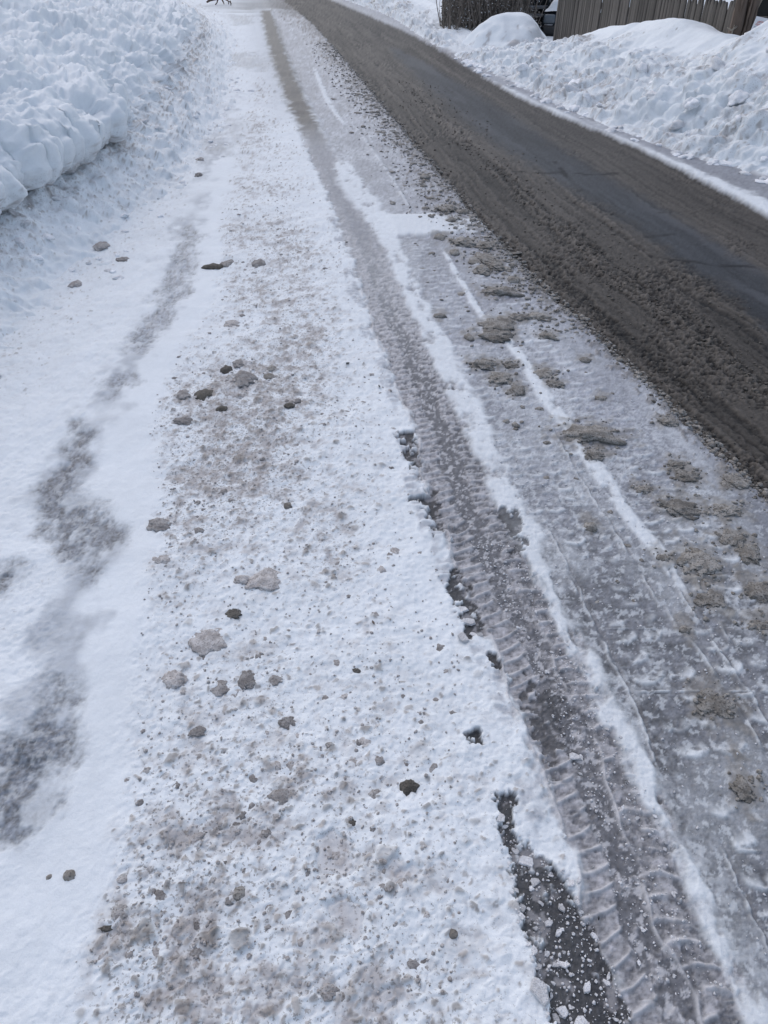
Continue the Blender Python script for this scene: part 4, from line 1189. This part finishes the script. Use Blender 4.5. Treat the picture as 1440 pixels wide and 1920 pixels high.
def shard_mesh(name, seed, mat, thick=.16):
    rnd = random.Random(seed); bm = bmesh.new()
    n = rnd.randrange(6, 10)
    top, bot, mid = [], [], []
    for i in range(n):
        a = 2 * math.pi * (i + rnd.uniform(-.3, .3)) / n; r = rnd.uniform(.3, .55)
        mid.append((math.cos(a) * r, math.sin(a) * r * .8))
    for x, y in mid:
        bot.append(bm.verts.new((x, y, -thick * .5))); top.append(bm.verts.new((x * .86 + rnd.uniform(-.03, .03), y * .86, thick * rnd.uniform(.4, .8))))
    c = bm.verts.new((0, 0, thick * .75))
    for i in range(n):
        j = (i + 1) % n
        bm.faces.new((bot[i], bot[j], top[j], top[i])); bm.faces.new((top[i], top[j], c))
    bm.faces.new(bot[::-1])
    me = bpy.data.meshes.new(name); bm.to_mesh(me); bm.free(); me.materials.append(mat)
    return me
def place(name, me, px, py, w, h, label, cat, group, flat_h=None, rz=None, world=None, sink=.12):
    if world is None:
        X, Y, t = at(px, py + h * .3, .012)
        sx = w * t / FPX
        dep = h * t / FPX / max(.35, math.sin(math.atan2(CAM_H, Y)))      # how far it reaches along the ground
    else:
        X, Y = world; sx = w; dep = h
    sy = min(max(dep * .9, sx * .45), sx * 1.5)
    hz = flat_h if flat_h is not None else min(sx, sy)
    o = bpy.data.objects.new(name, me); COL.objects.link(o)
    o.scale = (sx, sy, hz)
    o.rotation_euler = (0, 0, random.uniform(-.35, .35) if rz is None else rz)
    o.location = (X, Y, ground_z(X, Y) + hz * .02 - sink * hz * .3)
    return tag(o, label, cat, group)

sand_meshes = [lump_mesh('slush_clump', 20 + i, 4, .55, .44, .18, MAT_SAND) for i in range(9)]
small_sand = [lump_mesh('slush_clump', 40 + i, 2, .7, .32, 0, MAT_SAND) for i in range(6)]
for i, (px, py, w, h, lab, fl) in enumerate(SANDY):
    if w == 0: continue
    X, Y, t = at(px, py)
    big = w > 26
    me = sand_meshes[i % 9] if big else small_sand[i % 6]
    place('slush_clump', me, px, py, w * 1.02, h, lab, 'slush clump', 'sandy slush clumps beside the dark lane', w * t / FPX * fl * (.85 if big else 1.05), (i * 2.1) % 6.28 if h > w * .7 else random.uniform(-.2, .2))

GREYS = [
    (390, 1187, 68, 48, 'widest flat cake of grey dirty snow, lower left of the shoulder', .35, 0),
    (497, 1081, 62, 44, 'large rounded double lump of dark grey snow', .6, 0),
    (455, 1085, 28, 20, 'grey snow lump touching the large double lump on its left', .7, 0),
    (438, 1148, 30, 20, 'dark ragged snow lump above the widest flat cake', .5, 2),
    (328, 1268, 42, 30, 'angular grey snow lump with a pale top, left of a rough one', .7, 0),
    (412, 1282, 36, 34, 'rough pitted snow lump below the widest flat cake', .7, 0),
    (463, 1267, 30, 36, 'upright twisted snow lump right of the rough pitted one', .6, 0),
    (300, 980, 46, 26, 'crumbly brown snow lump at the edge of the clean snow band', .5, 0),
    (767, 1470, 32, 32, 'dark round slush ball on white snow near the bare asphalt', .9, 2),
    (525, 1490, 38, 30, 'grey snow lump with a bright frosty front, low centre', .7, 0),
    (450, 1672, 24, 26, 'olive brown round nut of frozen slush, lower left', .9, 1),
    (617, 1853, 32, 30, 'round frosty grey lump near the bottom edge', .7, 0),
    (848, 1748, 19, 18, 'smooth olive ball of frozen slush, low beside the track', .9, 1),
    (132, 1638, 23, 20, 'olive pebble on the clean snow band, bigger of two', .9, 1),
    (93, 1643, 11, 10, 'tiny olive pebble on the clean snow band, smaller of two', .9, 1),
    (660, 1543, 15, 17, 'small black cinder in the white snow', .8, 2),
    (227, 1708, 26, 28, 'brown grey snow lump edging the clean band, bottom left', .6, 0),
    (205, 1741, 28, 10, 'thin dark curved scrap of dirt, bottom left', .4, 2),
    (346, 787, 40, 17, 'flat smooth brown disc of slush beside the clean band', .5, 0),
    (460, 706, 40, 30, 'biggest pale lump on top of the dirty heap', .8, 0),
    (383, 737, 32, 22, 'dark crusty lump in the middle of the dirty heap', .7, 2),
    (345, 738, 24, 20, 'grey lump at the left end of the dirty heap', .8, 0),
    (425, 690, 22, 20, 'dark blocky lump at the top left of the dirty heap', .9, 2),
    (447, 682, 20, 16, 'rounded grey lump crowning the dirty heap', .9, 0),
    (509, 690, 16, 11, 'brown slush lump right of the dirty heap', .7, 1),
    (505, 704, 22, 12, 'flat brown slush lump under the small brown one', .5, 1),
    (417, 768, 20, 11, 'dark flat lump below the dirty heap', .6, 2),
    (543, 765, 20, 11, 'dark brown lump right of and below the dirty heap', .7, 2),
    (540, 945, 16, 13, 'lone brown slush nut on pale snow in the centre', .8, 1),
    (340, 897, 17, 16, 'grey brown nut beside the clean snow band above the ice patch', .8, 0),
    (308, 1053, 28, 17, 'broken frosty lump below the crumbly brown one', .6, 0),
    (435, 605, 28, 14, 'glassy grey lump in the upper dirty strip', .6, 0),
    (486, 490, 24, 18, 'grey brown snow lump pair, right one', .8, 0),
    (425, 491, 22, 15, 'rounded pale brown snow lump beside a flat scrap', .8, 0),
    (400, 498, 38, 10, 'flat dark scrap of slush beside the pale brown lump', .4, 2),
    (143, 531, 20, 19, 'single grey ball of ice on the left slope foot', 1.0, 0),
    (190, 461, 26, 20, 'humped icy snow lump on the lower left slope', .8, 0),
    (230, 486, 26, 9, 'thin dirty fragment right of the humped icy lump', .5, 0),
    (375, 297, 15, 15, 'upper of two dark snowballs at the left bank foot', 1.0, 0),
    (373, 326, 15, 14, 'lower of two dark snowballs at the left bank foot', 1.0, 0),
    (540, 1350, 32, 22, 'faint blue grey lump half sunk in the snow, centre left', .4, 0),
    (370, 1370, 28, 20, 'squat grey lump below the angular one', .6, 0),
    (685, 1388, 22, 18, 'pale brown lump sunk in snow above the dark round ball', .5, 0),
    (517, 1271, 22, 20, 'greyish lump right of the upright twisted one', .6, 0),
    (740, 1030, 17, 14, 'square pale brown lump near the left edge of the track', .6, 0),
    (669, 1258, 14, 11, 'small dark grey pebble on clean white snow, centre', .8, 2),
    (560, 1500, 0, 0, '', 0, 0),
    (1238, 0, 0, 0, '', 0, 0),
]
grey_meshes = [lump_mesh('snow_lump', 120 + i, 4, .62, .34, .05, MAT_GREY) for i in range(8)]
sand2 = [lump_mesh('snow_lump', 140 + i, 3, .8, .2, 0, MAT_SAND) for i in range(3)]
dark2 = [lump_mesh('snow_lump', 150 + i, 3, .7, .34, .08, MAT_DARK) for i in range(4)]
for i, (px, py, w, h, lab, fl, kd) in enumerate(GREYS):
    if w == 0: continue
    X, Y, t = at(px, py)
    me = (grey_meshes[i % 8], sand2[i % 3], dark2[i % 4])[kd]
    place('snow_lump', me, px, py, w, h, lab, 'snow lump', 'dirty snow lumps on the trampled shoulder', w * t / FPX * fl * .75)
BASEZ = None
CHIPS = [
    (1012, 1842, 40, 78, 'large scalloped crust plate at the bottom, joined to the white snow'),
    (1057, 1882, 28, 46, 'tall pointed crust plate on the bare asphalt at the bottom edge'),
    (1090, 1902, 34, 44, 'crust plate to the right of the pointed one at the bottom edge'),
    (1003, 1642, 22, 30, 'notched crust plate on the upper part of the bare asphalt'),
    (988, 1602, 30, 36, 'big crust plate hanging over the left edge of the bare asphalt'),
    (980, 1694, 20, 24, 'rounded crust chip in the bare asphalt notch, left'),
    (1030, 1722, 18, 22, 'white crust chip in the middle of the bare asphalt'),
    (1048, 1742, 22, 18, 'double crust chip just below the middle one'),
    (1053, 1801, 20, 15, 'flat crust chip low on the bare asphalt, right of centre'),
    (1030, 1806, 12, 14, 'small bright chip left of the flat one'),
    (1142, 1825, 16, 14, 'bright oval ice pebble touching the tread rail'),
    (1077, 1408, 28, 26, 'angular crust plate lying on the dark broken track'),
    (868, 1192, 26, 24, 'rounded crust plate at the left of the broken track gap'),
    (900, 1188, 14, 13, 'small pale chip in the broken track gap, right'),
    (888, 1183, 16, 13, 'small pale chip in the broken track gap, left'),
    (868, 1135, 30, 20, 'thick crust plate above the broken track gap'),
    (880, 1160, 34, 18, 'oval crust plate in the broken track gap'),
    (1005, 1735, 14, 16, 'small grey chip near the left edge of the asphalt'),
    (1000, 1780, 22, 24, 'ragged grey chip on the lower left of the asphalt'),
    (1085, 1650, 16, 14, 'chip beside the break in the tread rail'),
    (1082, 1690, 12, 16, 'upright chip beside the rail, right of the asphalt'),
    (1140, 1700, 0, 0, ''),
]
chip_meshes = [shard_mesh('ice_chip', 60 + i, MAT_PALE, .22) for i in range(8)]
for i, (px, py, w, h, lab) in enumerate(CHIPS):
    if w == 0: continue
    X, Y, t = at(px, py)
    place('ice_chip', chip_meshes[i % 8], px, py, w, h, lab, 'ice chip', 'broken crust chips on the bare asphalt', max(.012, w * t / FPX * .5), random.uniform(0, 6.28) if abs(w - h) < 8 else random.uniform(-.2, .2), sink=-.9)

# many alike ones, scattered by the kind of ground they lie on
def scatter(name, meshes, n, pick, size, label, cat, group, hk=.7, sink=.12, mats=None):
    k = 0
    pts = pick(n)
    zz = surf(np.array([p[0] for p in pts]), np.array([p[1] for p in pts]))[0]
    for (X, Y), z in zip(pts, zz):
        s = size(X, Y)
        o = bpy.data.objects.new(name, random.choice(meshes)); COL.objects.link(o)
        o.scale = (s * random.uniform(.8, 1.3), s * random.uniform(.8, 1.2), s * hk * random.uniform(.7, 1.2))
        o.rotation_euler = (random.uniform(-.15, .15), random.uniform(-.15, .15), random.uniform(0, 6.28))
        o.location = (X, Y, z - s * hk * sink * .5)
        tag(o, label, cat, group)
def pick_edge(n, y0=3.6, y1=11, spread=.22):
    out = []
    while len(out) < n:
        Y = math.exp(random.uniform(math.log(y0), math.log(y1)))
        out.append((float(EDGE.X(np.array(Y))) - abs(random.gauss(0, spread)) * (1.1 if Y > 5 else .8) + .05, Y))
    return out
def pick_dirt(n):
    out = []
    while len(out) < n:
        if random.random() < .38:
            m = random.choices(DARKMOUND, [d[3] for d in DARKMOUND])[0]
            X, Y, t = at(m[0] + random.gauss(0, m[2] * .75), m[1] + random.gauss(0, m[2] * .6))
        else:
            X, Y, t = at(random.uniform(260, 860), random.uniform(330, 1880))
        XA = np.array([X]); YA = np.array([Y])
        if CLEAN.d(XA, YA)[0] < .1 or TRACK.d(XA, YA)[0] > -.15: continue
        out.append((X, Y))
    return out
def pick_ribs(n):
    out = []
    while len(out) < n:
        Y = random.uniform(1.4, 4.5)
        out.append((float(TRACK.X(np.array(Y))) + random.uniform(.2, .85), Y))
    return [p for p in out if float(EDGE.d(np.array(p[0]), np.array(p[1]))) < -.04]
tiny_sand = [lump_mesh('slush_clump', 240 + i, 2, .7, .34, 0, MAT_SAND) for i in range(6)]
tiny_grey = [lump_mesh('snow_lump', 260 + i, 2, .75, .34, 0, MAT_GREY) for i in range(6)] + []
rs = lambda a, b: (lambda X, Y: random.uniform(a, b) * random.uniform(.7, 1.0) * (1 + .06 * Y))
scatter('slush_clump', tiny_sand, 150, pick_edge, rs(.018, .050), 'small crumb of sandy slush scattered along the left edge of the dark lane', 'slush clump', 'small slush crumbs along the lane edge')
scatter('slush_clump', tiny_sand, 60, pick_ribs, rs(.010, .022), 'small slush pebble strewn over the ribbed grey ice between the tracks', 'slush clump', 'slush pebbles on the ribbed ice')
scatter('snow_lump', tiny_grey, 235, pick_dirt, rs(.012, .030), 'small grey brown lump of snow scattered over the trampled shoulder', 'snow lump', 'small dirty lumps over the trampled shoulder', .62, .45)
def pick_kerb(n):
    out = []
    while len(out) < n:
        Y = math.exp(random.uniform(math.log(5.2), math.log(13.2)))
        out.append((float(KERB.X(np.array(Y))) + random.uniform(-.16, .12), Y))
    return out
white_meshes = [lump_mesh('snow_chunk', 300 + i, 3, .75, .34, 0, MAT_WHITE) for i in range(6)]
scatter('snow_chunk', white_meshes, 90, pick_kerb, rs(.03, .10), 'chunk of snow fallen to the foot of the right bank', 'snow chunk', 'snow chunks at the foot of the right bank', .8)
def perch(key, meshes, n, lo, hi, label, group, bias):
    P = PERCH[key]
    for i in range(n):
        p = P[min(int(len(P) * random.random()), len(P) - 1)]
        if bias and p[2] > .5 and random.random() < .6: continue
        o = bpy.data.objects.new('snow_chunk', random.choice(meshes)); COL.objects.link(o)
        q = lo + (hi - lo) * random.random() ** 2.2
        o.scale = (q * random.uniform(.8, 1.4), q * random.uniform(.8, 1.2), q * random.uniform(.7, 1.1))
        o.rotation_euler = (random.uniform(-.6, .6), random.uniform(-.6, .6), random.uniform(0, 6.28))
        o.location = (p[0], p[1], p[2] - .05 * q)
        tag(o, label, 'snow chunk', group)
perch(800, white_meshes, 130, .03, .17, 'chunk of ploughed snow resting on the slope of the right bank', 'snow chunks on the slope of the right bank', True)
perch(0, white_meshes, 60, .015, .07, 'small chunk of snow lodged on the gritty slope under the left bank lip', 'snow chunks on the slope of the left bank', False)
def pick_left(n):
    out = []
    while len(out) < n:
        Y = random.uniform(3.2, 11)
        out.append((float(BASE.X(np.array(Y))) + random.gauss(.02, .10), Y))
    return out
scatter('snow_chunk', white_meshes, 45, pick_left, rs(.018, .05), 'small chunk of snow rolled down to the foot of the left bank', 'snow chunk', 'snow chunks at the foot of the left bank', .7)
def pick_bare(n):
    out = []
    while len(out) < n:
        Xp, Yp = random.uniform(930, 1180), random.uniform(1500, 1920)
        X, Y, t = at(Xp, Yp)
        if poly_sd(BARE[5], np.array([X]), np.array([Y]))[0] < .01: out.append((X, Y))
    return out
scatter('ice_chip', chip_meshes, 100, pick_bare, lambda X, Y: .004 + .018 * random.random() ** 3, 'small pale ice chip strewn on the bare asphalt', 'ice chip', 'small ice chips on the bare asphalt', .6, -.6)
def pick_mid(n):
    out = []
    while len(out) < n:
        Y = random.uniform(.45, 1.7)
        out.append((float(TRACK.X(np.array(Y))) + random.uniform(-.04, .10), Y))
    return out
scatter('ice_chip', chip_meshes, 120, pick_mid, lambda X, Y: .004 + .010 * random.random() ** 2, 'small pale ice chip crushed in the wheel track', 'ice chip', 'small ice chips in the wheel track', .6, -.6)
# dark leaf scraps
for px, py, w, lab in ((711, 732, 12, 'dark dead leaf scrap on white snow left of the wheel track'), (733, 742, 9, 'second tiny leaf scrap right of the dark one'), (650, 460, 10, 'tiny dark twig scrap in the upper snow'), (652, 690, 12, 'thin dark stick lying flat on the white snow'),
                       (700, 1178, 13, 'brown leaf stalk poking from the central snow'), (1120, 1727, 8, 'black seed scrap frozen in the tread ladder')):
    X, Y, t = at(px, py)
    bm = bmesh.new(); s = w * t / FPX
    pts = [(-.5, 0, 0), (-.15, .22, .12), (.2, .15, .05), (.5, .02, .1), (.1, -.18, .02), (-.2, -.12, .05)]
    a = [bm.verts.new((x * s, y * s, z * s + .002)) for x, y, z in pts]; b = [bm.verts.new((x * s, y * s, z * s)) for x, y, z in pts]
    bm.faces.new(a); bm.faces.new(b[::-1])
    for i in range(6): bm.faces.new((a[i], b[i], b[(i + 1) % 6], a[(i + 1) % 6]))
    o = bm_obj('leaf_scrap', bm, M_BARK if 'brown' in lab else M_BLACK, None, False)
    o.location = (X, Y, ground_z(X, Y) + .004); o.rotation_euler = (.3, .2, random.uniform(0, 3))
    tag(o, lab, 'leaf')

# grit and crumbs nobody could count
def crumbs(name, pts, smin, smax, mat, seed, flat=.75):
    r = np.random.default_rng(seed)
    bm = bmesh.new(); bmesh.ops.create_icosphere(bm, subdivisions=1, radius=.5)
    bm.verts.ensure_lookup_table()
    bv = np.array([v.co[:] for v in bm.verts]); bf = np.array([[v.index for v in f.verts] for f in bm.faces]); bm.free()
    n = len(pts)
    s = smin + (smax - smin) * r.random(n) ** 2.2
    s = s * (1 + .05 * pts[:, 1])
    V = bv[None] * (1 + r.normal(0, .2, (n, len(bv), 1))) * s[:, None, None] * np.stack([r.uniform(.7, 1.3, n), r.uniform(.7, 1.3, n), np.full(n, flat)], 1)[:, None]
    a = r.uniform(0, 6.28, n); ca, sa = np.cos(a)[:, None], np.sin(a)[:, None]
    V = np.stack([V[..., 0] * ca - V[..., 1] * sa, V[..., 0] * sa + V[..., 1] * ca, V[..., 2]], 2)
    z = surf(pts[:, 0], pts[:, 1])[0]
    V = V + np.stack([pts[:, 0], pts[:, 1], z + .001], 1)[:, None]
    F = (bf[None] + (np.arange(n) * len(bv))[:, None, None]).reshape(-1, 3)
    o = link(name, quads_mesh(name, V.reshape(-1, 3), F), mat)
    return tag(o, kind='stuff')
def arr(p): return np.array(p)
crumbs('slush_crumbs', arr(pick_edge(2600, 3.2, 15, .19) + pick_edge(700, 1.8, 4, .05)), .005, .024, MAT_SAND, 1)
crumbs('dirt_crumbs', arr(pick_dirt(2500)), .0025, .009, MAT_GREY, 2)
def lane_pts(n):
    out = []
    while len(out) < n:
        Y = math.exp(random.uniform(math.log(1.9), math.log(11)))
        out.append((float(EDGE.X(np.array(Y))) + random.choice((random.uniform(0, 1.0), random.gauss(.52, .06), random.gauss(.02, .03))), Y))
    return out
crumbs('lane_crumbs', arr(lane_pts(2600)), .004, .016, MAT_LANEB, 3)
def around_clumps():
    out = []
    for px, py, w, h, lab, fl in SANDY:
        if w < 26: continue
        for k in range(int(w * .7)):
            out.append(at(px + random.gauss(0, w * .45), py + h * .3 + random.gauss(0, h * .45))[:2])
    return out
crumbs('clump_crumbs', arr(around_clumps()), .004, .018, MAT_SAND, 5)
def pick_rut(n):
    out = []
    while len(out) < n:
        Y = random.uniform(.5, 2.6)
        out.append((float(TRACK.X(np.array(Y))) + random.uniform(.14, .85), Y))
    return [p for p in out if float(EDGE.d(np.array(p[0]), np.array(p[1]))) < -.05]
crumbs('ice_crumbs', arr(pick_bare(520) + pick_mid(950) + pick_rut(900)), .0015, .007, MAT_PALE, 4)
